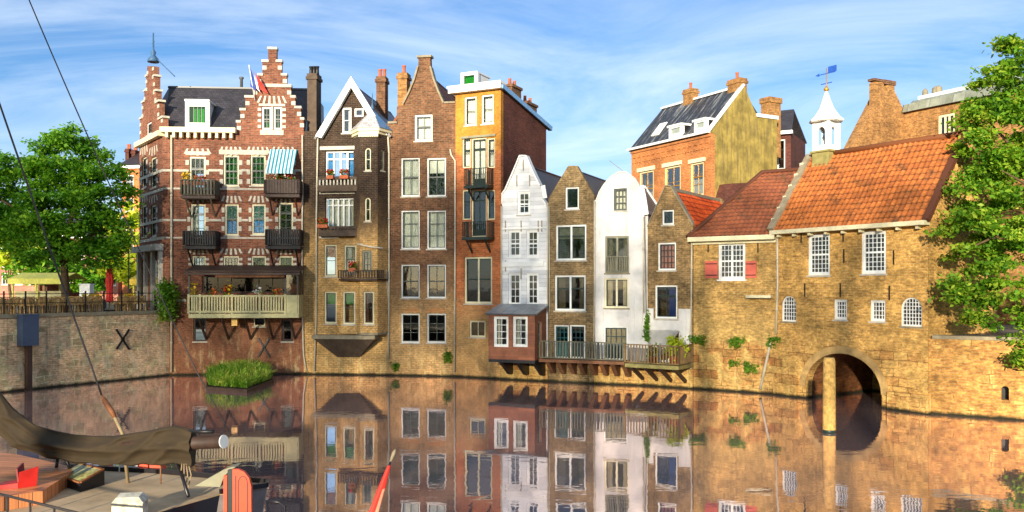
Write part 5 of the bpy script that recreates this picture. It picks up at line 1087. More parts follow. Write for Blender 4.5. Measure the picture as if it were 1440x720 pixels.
# right quay wall
QR = House('old_quay_wall', 'old ochre stone and brick quay wall with a small arched drain hole under the leafy tree', 'quay wall', (16.52, 33.9), (30.0, 25.2))
zq = QR.p(1380, 474)[1]; d0, d1 = QR.u(1408), QR.u(1419); dzz = QR.p(1414, 563)[1], QR.p(1414, 543)[1]
QR.holes.append([(d0, dzz[0]), (d1, dzz[0])] + arc(d0, d1, dzz[1]-.12, .12, 6))
put(QR, MB().prism([(.02, -1.2), (QR.L, -1.2), (QR.L, zq-.12), (.02, zq-.12)], 0, .5, holes=QR.holes), 'wall', 'brickQR'); put(QR, MB().box(d0-.2, d1+.2, .503, .55, dzz[0]-.1, dzz[1]+.1), 'drain_back', 'black')
put(QR, MB().box(.15, QR.L, -.05, .6, zq-.117, zq+.02), 'coping', 'greystone')
gsl = MB(); gsl.prism([(16.9, 34.3), (30.2, 25.7), (80, 25), (80, 60), (24, 60), (19, 36)], 2.5, 3.08, ax='z'); tag(gsl.build('pavement', 'pave'), kind='structure')

# ------------------------------------------------------------------ buildings behind
K = House('orange_townhouse', 'tall orange brick townhouse with a moss stained plaster gable end and two white dormers', 'house', (9.2, 65.7), (13.53, 58.0))
zK = K.p(1000, 187)[1]; yr = 3.05; zKr = 19.1
for x0, y0, x1, y1 in ((899, 240, 919, 300), (934.5, 233, 957, 300), (971, 228, 989.5, 276)):
    window(K, x0, y0, x1, y1, 2, 3, 'cream', 'gold', thick=(.42,), curtain=('lowblind', 'lace'), fw=.14, glass='glassg')
lk = MB()
for x0, x1, y0, y1 in ((897, 921, 235, 240.5), (932, 959, 228, 233.5), (969, 992, 223, 228.5)): band(K, lk, x0, x1, y0, y1, .1, 'cream', 'lintel')
front_wall(K, [(0, 2), (K.L, 2), (K.L, zK), (0, zK)], 'brickK', T=.35, depth=0)
dt = MB()
for k in range(30): u = .25+k*(K.L-.5)/29; dt.box(u-.07, u+.07, -.08, -.003, zK-1.0, zK-.75)
for k in range(15): u = .4+k*(K.L-.8)/14; dt.box(u-.16, u+.16, -.06, -.003, zK-.62, zK-.42)
dt.box(-.02, K.L+.02, -.1, -.003, zK-.22, zK+.02); put(K, dt, 'brick_frieze', 'brickK')
put(K, MB().prism([(.35, 2), (6.2, 2), (6.2, K.py(1080, 166, K.L)[1]), (4.3, K.py(1068, 166, K.L)[1]), (yr, zKr), (.0, zK+.05), (.35, zK-.1)], K.L-.3, K.L+.02, ax='x').prism([(.35, 2), (6.2, 2), (6.2, zK), (yr, zKr-.1), (.35, zK)], 0, .3, ax='x').box(.3, K.L-.3, 5.9, 6.2, 2, zK), 'gable_end', 'ochreplaster')
rk = MB(); rk.slab((-.05, -.25, zK+.02), (K.L-.31, -.25, zK+.02), (K.L-.31, yr, zKr), (-.05, yr, zKr), .12).slab((K.L-.31, 6.4, zK+.02), (-.05, 6.4, zK+.02), (-.05, yr+.004, zKr-.01), (K.L-.31, yr+.004, zKr-.01), .12); rko = put(K, rk, 'roof', 'slateK')
put(K, MB().box(-.1, K.L+.05, -.38, -.12, zK+.0, zK+.16).bar((-.1, yr, zKr+.06), (K.L-.3, yr, zKr+.06), .22, .14).bar((K.L-.1, -.2, zK+.12), (K.L-.1, yr, zKr+.1), .3, .14).box(K.L-.4, K.L+.1, 4.25, 6.3, K.py(1075, 166, K.L)[1]+.003, K.py(1075, 166, K.L)[1]+.25), 'roof_edging', 'white')
for x0, x1, y0, y1 in ((940.5, 958, 175, 205), (976, 992, 167, 196)):
    y = -.08; u0, u1 = K.u(x0, -y), K.u(x1, -y); z0, z1 = max(zK+.17, K.p((x0+x1)/2, y1, -y)[1]), K.p((x0+x1)/2, y0, -y)[1]
    d = put(K, MB().box(u0-.1, u1+.1, y-.1, y+2.2, z1-.147, z1).box(u0, u0+.15, y, y+.3, z0, z1-.15).box(u1-.15, u1, y, y+.3, z0, z1-.15).box(u0+.15, u1-.15, y, y+.3, z0, z0+.35).box(u0+.15, u1-.15, y, y+.3, z1-.25, z1-.15), 'dormer', 'white')
    MB().box(u0+.153, u1-.153, y+.12, y+.14, z0+.353, z1-.253).build('pane', 'greyglass', d); MB().box(u0-.004, u1+.004, y+.304, y+2, z0, z1-.153).build('dormer_cheek', 'slateA', d)
u0, z0 = K.p(921, 203, -.6); put(K, MB().slab((u0-.35, .5, zK+.95), (u0+.5, .5, zK+.95), (u0+.5, 1.35, zK+1.95), (u0-.35, 1.35, zK+1.95), .08), 'skylight', 'white')
for x0, x1, yt, u_ in ((960.5, 972, 125, 0), (1023, 1040, 111, 0)): chimney(K, x0, x1, yt, 155, yr-.3, 'brickM', .7, 1)
yk = K.py(1081.5, 150, K.L-.9)[0]; yk2 = K.py(1098, 150, K.L-.9)[0]; zt = K.py(1090, 137, K.L-.9)[1]; put(K, MB().box(K.L-1.7, K.L-.9, yk, yk2, zK-1, zt-.4).box(K.L-1.78, K.L-.82, yk-.08, yk2+.08, zt-.397, zt), 'chimney', 'brickM')
s0, s1 = K.py(1017, 300, K.L+.5)[0], K.py(1048, 300, K.L+.5)[0]; put(K, MB().prism([(s0-.5, 2), (s1, 2), (s1, K.py(1047, 257, K.L+.5)[1]), (s0+.1, K.py(1020, 259, K.L+.5)[1]), (s0-.5, K.py(1008, 290, K.L+.5)[1])], K.L+.03, K.L+.6, ax='x'), 'chimney_breast', 'brickDs')
L2 = House('narrow_dark_house', 'narrow dark house with a white gutter showing behind the plaster gable end', 'house', at(1089, 300, 64).xy, at(1112, 300, 63.4).xy)
window(L2, 1093, 196, 1104, 238, 1, 3, 'white', 'dkgreen', glass='glass'); zL = L2.p(1100, 187)[1]; front_wall(L2, [(0, 2), (L2.L, 2), (L2.L, zL), (0, zL)], 'brickDs', depth=5, base=2, zeave=zL)
put(L2, MB().slab((-.1, -.2, zL), (L2.L+.1, -.2, zL), (L2.L-.3, 2.5, zL+2.2), (-.1, 2.5, zL+2.2), .1).slab((L2.L+.1, 5.4, zL), (-.1, 5.4, zL), (-.1, 2.505, zL+2.2), (L2.L-.3, 2.505, zL+2.2), .1), 'roof', 'slateA'); put(L2, MB().box(-.1, L2.L+.2, -.4, -.15, zL-.15, zL+.1), 'gutter', 'white')

Mh = House('stepped_brick_house', 'weathered brick house with a stepped chimney gable behind the red tiled roof', 'house', (19.28, 48.0), (23.0, 50.0))
om = pxpoly(Mh, [(1202, 500), (1273, 500), (1273, 157), (1262, 136), (1258, 128), (1258, 117), (1243, 121), (1243, 115), (1229, 115), (1229, 145), (1206, 194), (1202, 203)]); om[0] = (0, 2); om[1] = (Mh.L, 2); om[-1] = (0, om[-1][1]); om[2] = (Mh.L, om[2][1])
front_wall(Mh, om, 'brickM', depth=0)
zm1 = Mh.p(1262, 134)[1]; put(Mh, MB().prism([(0, 2), (Mh.L, 2), (Mh.L, om[2][1]), (Mh.u(1243), zm1), (0, om[-1][1]-.3)], .33, .9), 'rear_block', 'brickM')
cp_ = MB()
for a, b, z in ((1228, 1244, 115), (1242, 1259, 117)): cp_.box(Mh.u(a), Mh.u(b), -.06, .38, Mh.p((a+b)/2, z)[1]+.005+(.02 if a < 1240 else -.1), Mh.p((a+b)/2, z)[1]+.16)
put(Mh, cp_, 'coping', 'brickC')
MS = House('zinc_roofed_house', 'brick house with curved zinc roof and cream window half hidden by the tree', 'house', (22.98, 49.98), (26.3, 44.0))
zms = MS.p(1290, 155)[1]; zmt = MS.p(1300, 131)[1]
window(MS, 1319, 160, 1343, 190, 1, 1, 'cream', None, fw=.14, mull=(.33, .66), glass='glassd'); front_wall(MS, [(0, 2), (MS.L, 2), (MS.L, zms), (0, zms)], 'brickM', depth=5, base=2, zeave=zms)
zr_ = MB(); prof = [(-.25, zms-.02), (-.1, zms+.45), (.25, zmt-.5), (.8, zmt-.1), (1.5, zmt), (5.2, zmt), (5.2, zms)]; 
for a, b in zip(prof[:-2], prof[1:-1]): zr_.slab((.0, a[0], a[1]), (MS.L+.1, a[0], a[1]), (MS.L+.1, b[0], b[1]), (.0, b[0], b[1]), .05)
put(MS, zr_, 'roof', 'zinc'); put(MS, MB().box(-.05, MS.L+.1, 1.3, 1.55, zmt+.003, zmt+.22), 'roof_edging', 'white')
put(MS, MB().prism(prof, .0, .05, ax='x').prism(prof, MS.L-.1, MS.L-.05, ax='x'), 'roof_end', 'zinc')
for k, (x, r) in enumerate(((1301, .16), (1316, .22), (1320, .2))): u = MS.u(x, -1.8); MB_ = MB().lathe([(r*.6, zmt), (r*.6, zmt+.25), (r, zmt+.35), (r*.9, zmt+.6), (.04, zmt+.72)], u, 1.8, 10); put(MS, MB_, 'roof_vent', 'greystone')

# ------------------------------------------------------------------ trees
def lob(px, py, Y, rx, ry, rz, base): p = at(px, py, Y); return (p.x-base[0], p.y-base[1], p.z-base[2], rx, ry, rz)
bL = (at(92, 420, 46.5).x, 46.5, TZ)
LL = [lob(x, y, 46.5+dy, rx, ry, rz, bL) for x, y, dy, rx, ry, rz in ((95, 225, 0, 1.7, 1.8, 1.5), (45, 260, .6, 2.0, 1.8, 1.4), (140, 255, -.4, 1.7, 1.8, 1.5), (90, 300, -.8, 2.6, 2.0, 1.4), (20, 320, .3, 1.9, 1.8, 1.2), (150, 325, .2, 1.6, 1.7, 1.2), (-30, 280, .6, 2, 2, 1.8), (60, 352, -.5, 1.8, 1.6, .8), (125, 358, -.3, 1.5, 1.5, .75), (105, 200, .3, 1.0, 1.1, .8), (5, 235, 0, 1.3, 1.3, .9))]
tree('chestnut_tree', 'broad round chestnut tree rising from the cafe terrace on the left', bL, 2.9, .23, LL, 470, 105, .12, 'leafL', .32)
bR_ = (22.3, 34.5, 3.05)
RL = [lob(x, y, Y, rx, ry, rz, bR_) for x, y, Y, rx, ry, rz in ((1420, 120, 34.5, 1.5, 1.6, 1.4), (1432, 88, 34.6, 1.2, 1.4, 1.0), (1405, 150, 34.2, 1.2, 1.4, 1.1), (1400, 190, 34, 1.5, 1.6, 1.2), (1385, 260, 33.5, 1.5, 1.5, 1.0), (1440, 240, 34, 1.6, 1.6, 1.4), (1380, 340, 33.0, 1.8, 1.5, 1.1), (1440, 330, 33.4, 1.8, 1.6, 1.2), (1365, 400, 32.4, 1.2, 1.2, .9), (1420, 420, 32.2, 1.5, 1.2, .9), (1500, 200, 34.5, 2.2, 2, 2.2), (1510, 380, 33.5, 2.0, 1.8, 1.8), (1395, 450, 32.0, 1.0, .8, .55), (1470, 480, 31.6, 1.2, 1.0, 1.0), (1432, 505, 31.0, .55, .5, .45), (1355, 300, 33, .8, .9, .6))]
tree('golden_tree', 'yellow green chestnut tree overhanging the old quay wall on the right', bR_, 4.2, .26, RL, 350, 140, .105, 'leafR', .25)
b3 = at(180, 420, 66); b3 = (b3.x, b3.y, TZ)
tree('lime_tree', 'sunlit lime green tree beside the corner house behind the terrace', b3, 2, .15, [lob(x, y, 66, rx, 1.4, rz, b3) for x, y, rx, rz in ((182, 330, 1.2, 1.4), (176, 368, 1.5, 1.2), (192, 385, 1.3, 1.0), (185, 300, .8, 1.0))], 70, 50, .2, 'leafB', .35, limbs=4)
for k, (x, y, Y, r, lb) in enumerate(((60, 372, 72, 2.2, 'low green tree behind the yellow canvas stall'), (15, 350, 76, 2.6, 'pale green tree at the far left end of the terrace'), (128, 385, 74, 1.6, 'small green tree before the pink brick house'))):
    b_ = at(x, 420, Y); b_ = (b_.x, b_.y, TZ); tree('small_tree', lb, b_, 1.6, .14, [lob(x, y, Y, r, r, r*.7, b_), lob(x+14, y+8, Y, r*.8, r*.8, r*.6, b_), lob(x-16, y+6, Y, r*.8, r, r*.6, b_)], 60, 46, .22, 'leafL' if k != 1 else 'leafB', .4, limbs=4)

# ------------------------------------------------------------------ terrace furniture
fence = empty('quay_railing', 'thin black iron railing along the edge of the cafe terrace', 'railing', QW.w(0, .45, TZ+.02), QW.ang)
u0, u1 = QW.u(-60, -.45), QW.L-.6; rl = MB(); rl.bar((u0, 0, .98), (u1, 0, .98), .04).bar((u0, 0, .52), (u1, 0, .52), .03); rl.build('rail', 'black', fence)
n = 11
for k in range(n): u = u0+(u1-u0)*k/(n-1); MB().box(u-.03, u+.03, -.03, .03, 0, 1.12).build('post', 'black', fence)
def chair():
    o = MB(); o.box(-.24, .24, -.24, .22, .40, .45)
    for sx in (-.21, .21):
        for sy in (-.2, .19): o.bar((sx, sy, 0), (sx*.95, sy, .4), .035)
    a = [(.27*math.cos(t), .02+.25*math.sin(t), .45+.38*max(0, math.sin(t))**.6) for t in [math.pi*(-.15+1.3*i/12) for i in range(13)]]; o.tube(a, .025, 6)
    n_ = 9
    for i in range(n_): t = math.pi*(.1+.8*i/(n_-1)); o.bar((.24*math.cos(t), .02+.22*math.sin(t), .45), (.27*math.cos(t), .02+.25*math.sin(t), .45+.38*math.sin(t)**.6), .035, .015)
    return o
ch = chair().build('wicker_chair', 'wicker'); tag(ch, 'pale wicker armchair in the row of chairs behind the terrace railing', 'chair', 'wicker chairs behind the terrace railing')
tbm = MB().lathe([(.25, 0), (.25, .03), (.03, .06), (.03, .7), (.42, .72), (.42, .75)], 0, 0, 14).build('cafe_table', 'brown'); tag(tbm, 'round brown cafe table among the wicker chairs on the terrace', 'table', 'cafe tables on the terrace')
cs, ts = [], []
for k in range(34):
    x = -14+k*6.3
    if 140 < x < 160: continue
    u = QW.u(x, -1.2); cs.append((u, 1.1+random.uniform(-.15, .2), random.uniform(-.5, .5)+math.pi*(k % 3 == 0)))
    if k % 3 == 1: ts.append((QW.u(x+2, -2), 1.9))
    if k % 2: cs.append((QW.u(x, -3), 2.9+random.uniform(-.2, .3), random.uniform(-.5, .5)))
for i, (u, y, a) in enumerate(cs): o = ch if i == 0 else copy_tree(ch); o.location = QW.w(u, y, TZ); o.rotation_euler.z = QW.ang + a + math.pi
for i, (u, y) in enumerate(ts): o = tbm if i == 0 else copy_tree(tbm); o.location = QW.w(u, y, TZ)
# closed red parasol
q = QW.w(QW.u(154, -1.5), 1.5, TZ); pr = empty('closed_parasol', 'closed red parasol standing among the terrace chairs', 'parasol', q)
MB().lathe([(.3, 0), (.3, .08), (.04, .1), (.03, 2.55)], 0, 0, 10).build('pole', 'dkbrown', pr); k = MB(); pf = [(.17, .5), (.15, .8), (.13, 1.2), (.18, 1.6), (.14, 2.1), (.07, 2.5), (.02, 2.7)]; n_ = 16
rings = [k.add([(r*(1+.22*(i % 2))*math.cos(2*math.pi*i/n_), r*(1+.22*(i % 2))*math.sin(2*math.pi*i/n_), z) for i in range(n_)]) for r, z in pf]
for a, b in zip(rings[:-1], rings[1:]):
    for i in range(n_): j = (i+1) % n_; k.face((a+i, a+j, b+j, b+i))
k.face([rings[0]+i for i in range(n_)][::-1]); k.face([rings[-1]+i for i in range(n_)]); k.build('canopy', 'flagred', pr)
# yellow stall, panels, planters, street lamp
def stall(name, label, x0, x1, ytop, Y, dep, canopy):
    a, b = at(x0, 420, Y), at(x1, 420, Y); zt_ = at(x0, ytop, Y).z; o = empty(name, label, 'stall', (a.x, a.y, TZ)); w_ = b.x-a.x; h_ = zt_-TZ
    m = MB(); m.slab((-.2, -.3, h_-.35), (w_+.2, -.3, h_-.35), (w_+.2, dep*.5, h_+.1), (-.2, dep*.5, h_+.1), .04).slab((w_+.2, dep+.3, h_-.35), (-.2, dep+.3, h_-.35), (-.2, dep*.5+.004, h_+.1), (w_+.2, dep*.5+.004, h_+.1), .04).box(-.2, w_+.2, -.32, -.3, h_-.75, h_-.36); m.build('canopy', canopy, o)
    for u in (0, w_/2, w_):
        for y in (0, dep): MB().box(u-.05, u+.05, y-.05, y+.05, 0, h_-.4).build('post', 'yellowgreen', o)
    MB().box(.1, w_-.1, .1, .7, 0, 1.0).box(0, w_, 0, .8, 1.003, 1.06).build('counter', 'khaki', o)
stall('canvas_stall', 'long yellow canvas stall with posts behind the terrace chairs', 18, 88, 385, 62, 3, 'yellowgreen'); stall('canvas_stall', 'small golden canvas stall beside the corner house', 188, 203, 386, 60, 2.5, 'yellow')
for x, lb in ((132, 'planter of yellow flowers beside the closed red parasol on the terrace'), (190, 'planter of yellow flowers next to the corner house on the terrace')):
    p_ = at(x, 420, 54); o = empty('planter', lb, 'planter', (p_.x, p_.y, TZ)); MB().box(-.7, .7, -.2, .2, 0, .55).build('trough', 'dkbrown', o); pts = np.stack([rng.uniform(-.7, .7, 200), rng.uniform(-.2, .2, 200), rng.uniform(.5, .95, 200)], 1); quads_obj('blossom', leaf_mesh(pts, .09), 'petaly', o); quads_obj('leaves', leaf_mesh(pts[:100]-.05, .1), 'leafY', o)
p_ = at(181, 425, 56); o = empty('street_lamp', 'slim dark street lamp on the terrace in front of the lime green tree', 'street lamp', (p_.x, p_.y, TZ)); MB().lathe([(.1, 0), (.08, .9), (.05, 1), (.035, 4.0)], 0, 0, 8).build('pole', 'black', o); MB().lathe([(.08, 4.0), (.16, 4.35), (.17, 4.4), (.03, 4.6)], 0, 0, 8).build('lantern', 'black', o)
p_ = at(122, 425, 58); o = MB().box(-.35, .35, -.3, .3, 0, 1.5).box(-.4, .4, -.35, .35, 1.503, 1.58).build('service_cabinet', 'van'); o.location = (p_.x, p_.y, TZ); tag(o, 'white service cabinet between the tree trunk and the red parasol', 'cabinet')
# far houses
def far_house(name, label, x0, x1, ytop, Y, mat, rows, cols, gable=True, roofm='slateD'):
    h = House(name, label, 'house', at(x0, 400, Y).xy, at(x1, 400, Y-.5).xy); zt_ = h.p(x0, ytop)[1]
    for r in range(rows):
        for k in range(cols):
            a = x0+(x1-x0)*(k+.22)/cols; b = x0+(x1-x0)*(k+.78)/cols; t = ytop+14+(405-ytop-10)*r/rows; window(h, a, t, b, t+(405-ytop)/rows*.55, 2, 2, 'white', None, fw=.1, sill='stone')
    front_wall(h, [(0, 2.5), (h.L, 2.5), (h.L, zt_), (0, zt_)], mat, depth=8, base=2.5, zeave=zt_)
    m = MB(); m.slab((-.2, -.3, zt_), (h.L+.2, -.3, zt_), (h.L+.2, 4, zt_+2.2), (-.2, 4, zt_+2.2), .12).slab((h.L+.2, 8.4, zt_), (-.2, 8.4, zt_), (-.2, 4.004, zt_+2.2), (h.L+.2, 4.004, zt_+2.2), .12); put(h, m, 'roof', roofm); put(h, MB().box(-.15, h.L+.15, -.3, -.003, zt_-.4, zt_-.1), 'cornice', 'white')
    return h
fh = far_house('far_house', 'orange brick house glimpsed between the tree and the corner house', 172, 212, 232, 84, 'brickY', 5, 2); chimney(fh, 176, 181, 209, 232, 2.5, 'brickDs', .7, 2); chimney(fh, 185, 190, 211, 232, 2.5, 'brickDs', .7, 2)
far_house('far_house', 'low pink brick house with white ground floor windows seen under the tree', 126, 166, 352, 88, 'brickZ', 2, 3); far_house('far_house', 'cream far house hidden behind the left tree crown', 60, 122, 330, 92, 'brickX', 2, 4); far_house('far_house', 'brick far house at the extreme left edge beyond the trees', -60, 55, 345, 94, 'brickZ', 2, 6)

# ------------------------------------------------------------------ things on the water
def planter_island():
    pts = [ongrd(x, y, .16) for x, y in ((290, 544), (347, 548), (385, 534), (372, 521), (318, 521), (291, 531))]; cx = sum(p.x for p in pts)/6; cy = sum(p.y for p in pts)/6
    o = empty('floating_planter', 'floating timber raft planted with tall bright green sedge', 'planter', (cx, cy, 0)); pl = [(p.x-cx, p.y-cy) for p in pts]; inn = [(a*.93, b*.93) for a, b in pl]
    MB().prism(pl, -.2, .16, ax='z', holes=[inn]).build('raft', 'dkbrown', o); MB().prism([(a*.925, b*.925) for a, b in pl], -.1, .12, ax='z').build('soil', 'soil', o)
    n = 5200; x0, x1 = min(a for a, b in pl), max(a for a, b in pl); y0, y1 = min(b for a, b in pl), max(b for a, b in pl); V = []
    from mathutils.geometry import intersect_point_tri_2d
    i = 0
    while i < n:
        a, b = random.uniform(x0, x1), random.uniform(y0, y1)
        ok = any(intersect_point_tri_2d(Vector((a, b)), Vector((0, 0)), Vector(inn[k]), Vector(inn[(k+1) % 6])) for k in range(6))
        if not ok: continue
        i += 1; d = math.hypot(a/(x1-x0)*2, b/(y1-y0)*2); h_ = (.95-.42*d)*random.uniform(.4, 1.2)*(.8+.35*math.sin(a*3.1+1)*math.sin(b*3.7)); dx, dy = random.gauss(0, .2)+a*.03, random.gauss(0, .22)+b*.05; w_ = .022; t = random.uniform(0, math.pi); cx_, cy_ = w_*math.cos(t), w_*math.sin(t); m_ = (a+dx*.35, b+dy*.35, .2+h_*.7)
        V += [(a-cx_, b-cy_, .2), (a+cx_, b+cy_, .2), (m_[0]+cx_*.9, m_[1]+cy_*.9, m_[2]), (m_[0]-cx_*.9, m_[1]-cy_*.9, m_[2]), (m_[0]-cx_*.9, m_[1]-cy_*.9, m_[2]), (m_[0]+cx_*.9, m_[1]+cy_*.9, m_[2]), (a+dx+cx_*.1, b+dy+cy_*.1, .2+h_), (a+dx-cx_*.1, b+dy-cy_*.1, .2+h_*.98)]
    g_ = quads_obj('sedge', np.array(V), 'grass', o); g_['kind'] = 'stuff'
    fl = np.array([(random.uniform(-1.1, 1.1), random.uniform(-.8, .8), random.uniform(.7, 1.15)) for _ in range(60)]); quads_obj('seed_heads', leaf_mesh(fl, .06), 'leafY', o)
planter_island()
pp = ongrd(1166, 608, 0); po = empty('mooring_pile', 'weathered yellow timber pile standing in the water before the arch', 'pile', (pp.x, pp.y, 0)); zt_ = at(1168, 503, pp.y).z
MB().lathe([(.225, -1.8), (.225, .1), (.215, zt_*.6), (.205, zt_-.12), (.17, zt_)], 0, 0, 12).build('post', 'pile', po); MB().lathe([(.229, .0), (.228, .10)], 0, 0, 12).build('weed_band', 'dkgreen', po)

# sailing barge in the left foreground
ZD = 1.05
dk = [(-30, 21.0), (-10.6, 18.85), (-7.6, 18.2), (-4.93, 17.25), (-4.86, 16.9), (-5.6, 16.35), (-6.35, 14.9), (-7.6, 11.4), (-9, 9.2), (-30, 9.2)]
BG = empty('sailing_barge', 'old sailing barge with a sanded deck, orange planking and a red arched rudder', 'barge', (0, 0, 0))
inn = [(-29.9, 20.9), (-10.6, 18.75), (-7.65, 18.1), (-5.03, 17.18), (-5.0, 16.95), (-5.7, 16.42), (-6.45, 14.95), (-7.7, 11.45), (-9.05, 9.3), (-29.9, 9.3)]
hl = MB(); n = len(dk); lo = [(a*1.0+(.25 if a > -9 else 0)*-1, b, -.4) for a, b in dk]; b0 = hl.add(lo); b1 = hl.add([(a, b, ZD-.023) for a, b in dk])
for i in range(n): j = (i+1) % n; hl.face((b0+i, b0+j, b1+j, b1+i), 1 if i in (3, 4) else 0)
hl.face([b0+i for i in range(n)][::-1]); hl.build('hull', ['hull', 'hullgrey'], BG)
MB().prism(dk, ZD-.02, ZD+.0, ax='z').build('deck', 'deck', BG)
rm = MB()
for i in (0, 1, 2, 3, 4): a, b = dk[i], dk[i+1]; rm.bar((a[0], a[1], ZD+.05), (b[0], b[1], ZD+.05), .07, .09)
rm.build('rubbing_strake', 'hull', BG)
# orange planked hatch at the left
hp = [ongrd(x, y, ZD+.25) for x, y in ((-40, 632), (30, 640), (100, 656), (104, 662), (60, 690), (-40, 706))]
MB().prism([(p.x, p.y) for p in hp], ZD+.003, ZD+.25, ax='z').build('hatch', 'plankd', BG)
# side rail near the lower left corner
r_ = MB(); q0, q1 = ongrd(-20, 690, ZD+.45), ongrd(112, 722, ZD+.45); r_.tube([q0, q1], .022, 6)
for k in range(5): p_ = q0.lerp(q1, k/4); r_.tube([(p_.x, p_.y, ZD), p_], .018, 6)
r_.build('side_rail', 'cable', BG)
# rudder: red arched board seen behind the stern, with a black gap, narrow red stile and a pale hood
yr_ = 15.9; pa, pb = at(327, 690, yr_), at(353, 690, yr_); rz1 = at(340, 660, yr_).z; a_ = pa.x; b_ = pb.x
rud = MB(); ro = [(a_, -.8), (b_+.02, -.8), (b_, rz1-.32), (b_-.04, rz1-.16), (b_-.13, rz1-.05), (b_-.24, rz1), (a_, rz1)]; rud.prism(ro, yr_, yr_+.09); rd = rud.build('rudder', 'orangered', BG)
ins = [(a_+.05, -.7), (a_+.065, -.7), (a_+.065, rz1-.12), (a_+.05, rz1-.12)]; li = MB(); li.prism(ins, yr_-.006, yr_-.001); cx_ = (a_+b_)/2+.03
ar_ = arc(a_+.10, b_-.06, rz1-.26, .14, 8); ar2 = arc(a_+.115, b_-.075, rz1-.26, .125, 8); li.prism([(a_+.10, -.7), (a_+.115, -.7)] + ar2[::-1] + [(b_-.075, -.7), (b_-.06, -.7)] + ar_, yr_-.006, yr_-.001); li.build('panel_line', 'black', rd)
MB().box(a_-.10, a_-.003, yr_+.02, yr_+.12, -.8, rz1-.02).build('rudder_gap', 'black', BG)
MB().box(a_-.17, a_-.103, yr_+.0, yr_+.1, -.8, rz1-.12).build('rudder_stile', 'orangered', BG)
hd = MB(); c0 = at(276, 688, yr_+.2); pts_ = [(c0.x, rz1-.34), (c0.x+.25, rz1-.2), (a_-.2, rz1-.03), (a_-.05, rz1+.02), (a_+.02, rz1+.02), (a_-.1, rz1-.05), (a_-.2, rz1-.16), (a_-.28, rz1-.36)]; hd.prism(pts_, yr_+.13, yr_+.45); hd.build('stern_hood', 'olivegrey', BG)
# spar (boom), crutches, tarpaulin
E1 = at(314, 621, 16.12); E0 = at(140, 629, 17.14); d_ = (E1-E0).normalized()
sp_ = MB().tube([E0, E1], .125, 16); boom = sp_.build('boom', 'dkbrown', BG); MB().tube([E1, E1+d_*.02], .128, 16).build('boom_end', 'white', boom)
e2 = at(300, 607, 16.2); MB().tube([at(262, 607, 16.4), e2], .035, 8).build('boom_bracket', 'black', BG)
prof = [(-30, 520, 590), (0, 553, 611), (20, 577, 628), (50, 598, 638), (79, 606, 646), (105, 611, 650), (132, 613, 653), (160, 613, 654), (185, 609, 654), (211, 605, 653), (235, 600, 653), (248, 598.5, 653), (262, 601, 654), (272, 604, 655)]
def tarp():
    mb = MB(); ns = 56; ring0 = None; xs = []
    for k in range(len(prof)-1):
        for j in range(14): t = j/14; xs.append(tuple(prof[k][i]*(1-t)+prof[k+1][i]*t for i in range(3)))
    xs.append(prof[-1])
    for idx, (x, yt, yb) in enumerate(xs):
        Y = 18.1 - (x+30)/302*1.7; T_, B_ = at(x, yt, Y), at(x, yb, Y); h_ = T_.z-B_.z; cz = (T_.z+B_.z)/2; ring = []
        for k in range(ns):
            a = 2*math.pi*k/ns; v = math.sin(a); side = math.copysign(abs(math.cos(a))**.75, math.cos(a))
            wv = .21*(1.0-.55*max(0, v)**2) - .05*max(0, -v)
            p1 = .016*x + 3.4*v + .9*math.sin(.017*x); p2 = .034*x - 2.0*v + 1.1*math.sin(.03*x); p3 = -.012*x + 6.5*v
            cr = lambda p: (1-abs(math.sin(p)))**1.6 - .25
            f = .10*cr(p1) + .13*cr(p2) + .02*cr(p3)
            if abs(v) > .93: f *= .25
            ring.append((T_.x, Y + wv*side + (-f if side < 0 else f)*abs(side)**.5, cz + h_/2*v + .02*math.sin(.16*x)*(v < -.8)))
        q = mb.add(ring)
        if ring0 is not None:
            for k in range(ns): l = (k+1) % ns; mb.face((ring0+k, ring0+l, q+l, q+k), 0, None, True)
        else: mb.face([q+k for k in range(ns)][::-1])
        ring0 = q
    mb.face([ring0+k for k in range(ns)]); o = mb.build('tarpaulin', 'tarp'); tag(o, 'brown tarpaulin draped over the boom of the sailing barge', 'tarpaulin')
tarp()
for (x0, y0, x1, y1, Y0, Y1) in ((82, 640, 77, 672, 17.6, 17.6), (93, 645, 102, 668, 17.4, 17.5), (250, 650, 265, 698, 16.5, 15.9)):
    a, b = at(x0, y0, Y0), at(x1, y1, Y1); b.z = max(b.z, ZD-.02); MB().tube([a, b], .035, 8).build('crutch', 'hull', BG)
for x, y0, y1 in ((178, 652, 672), (226, 652, 680)): p_ = ongrd(x, y1, ZD); t_ = at(x, y0, p_.y); MB().tube([(p_.x, p_.y, ZD), (p_.x, p_.y, t_.z)], .015, 6).build('stanchion', 'rust', BG)
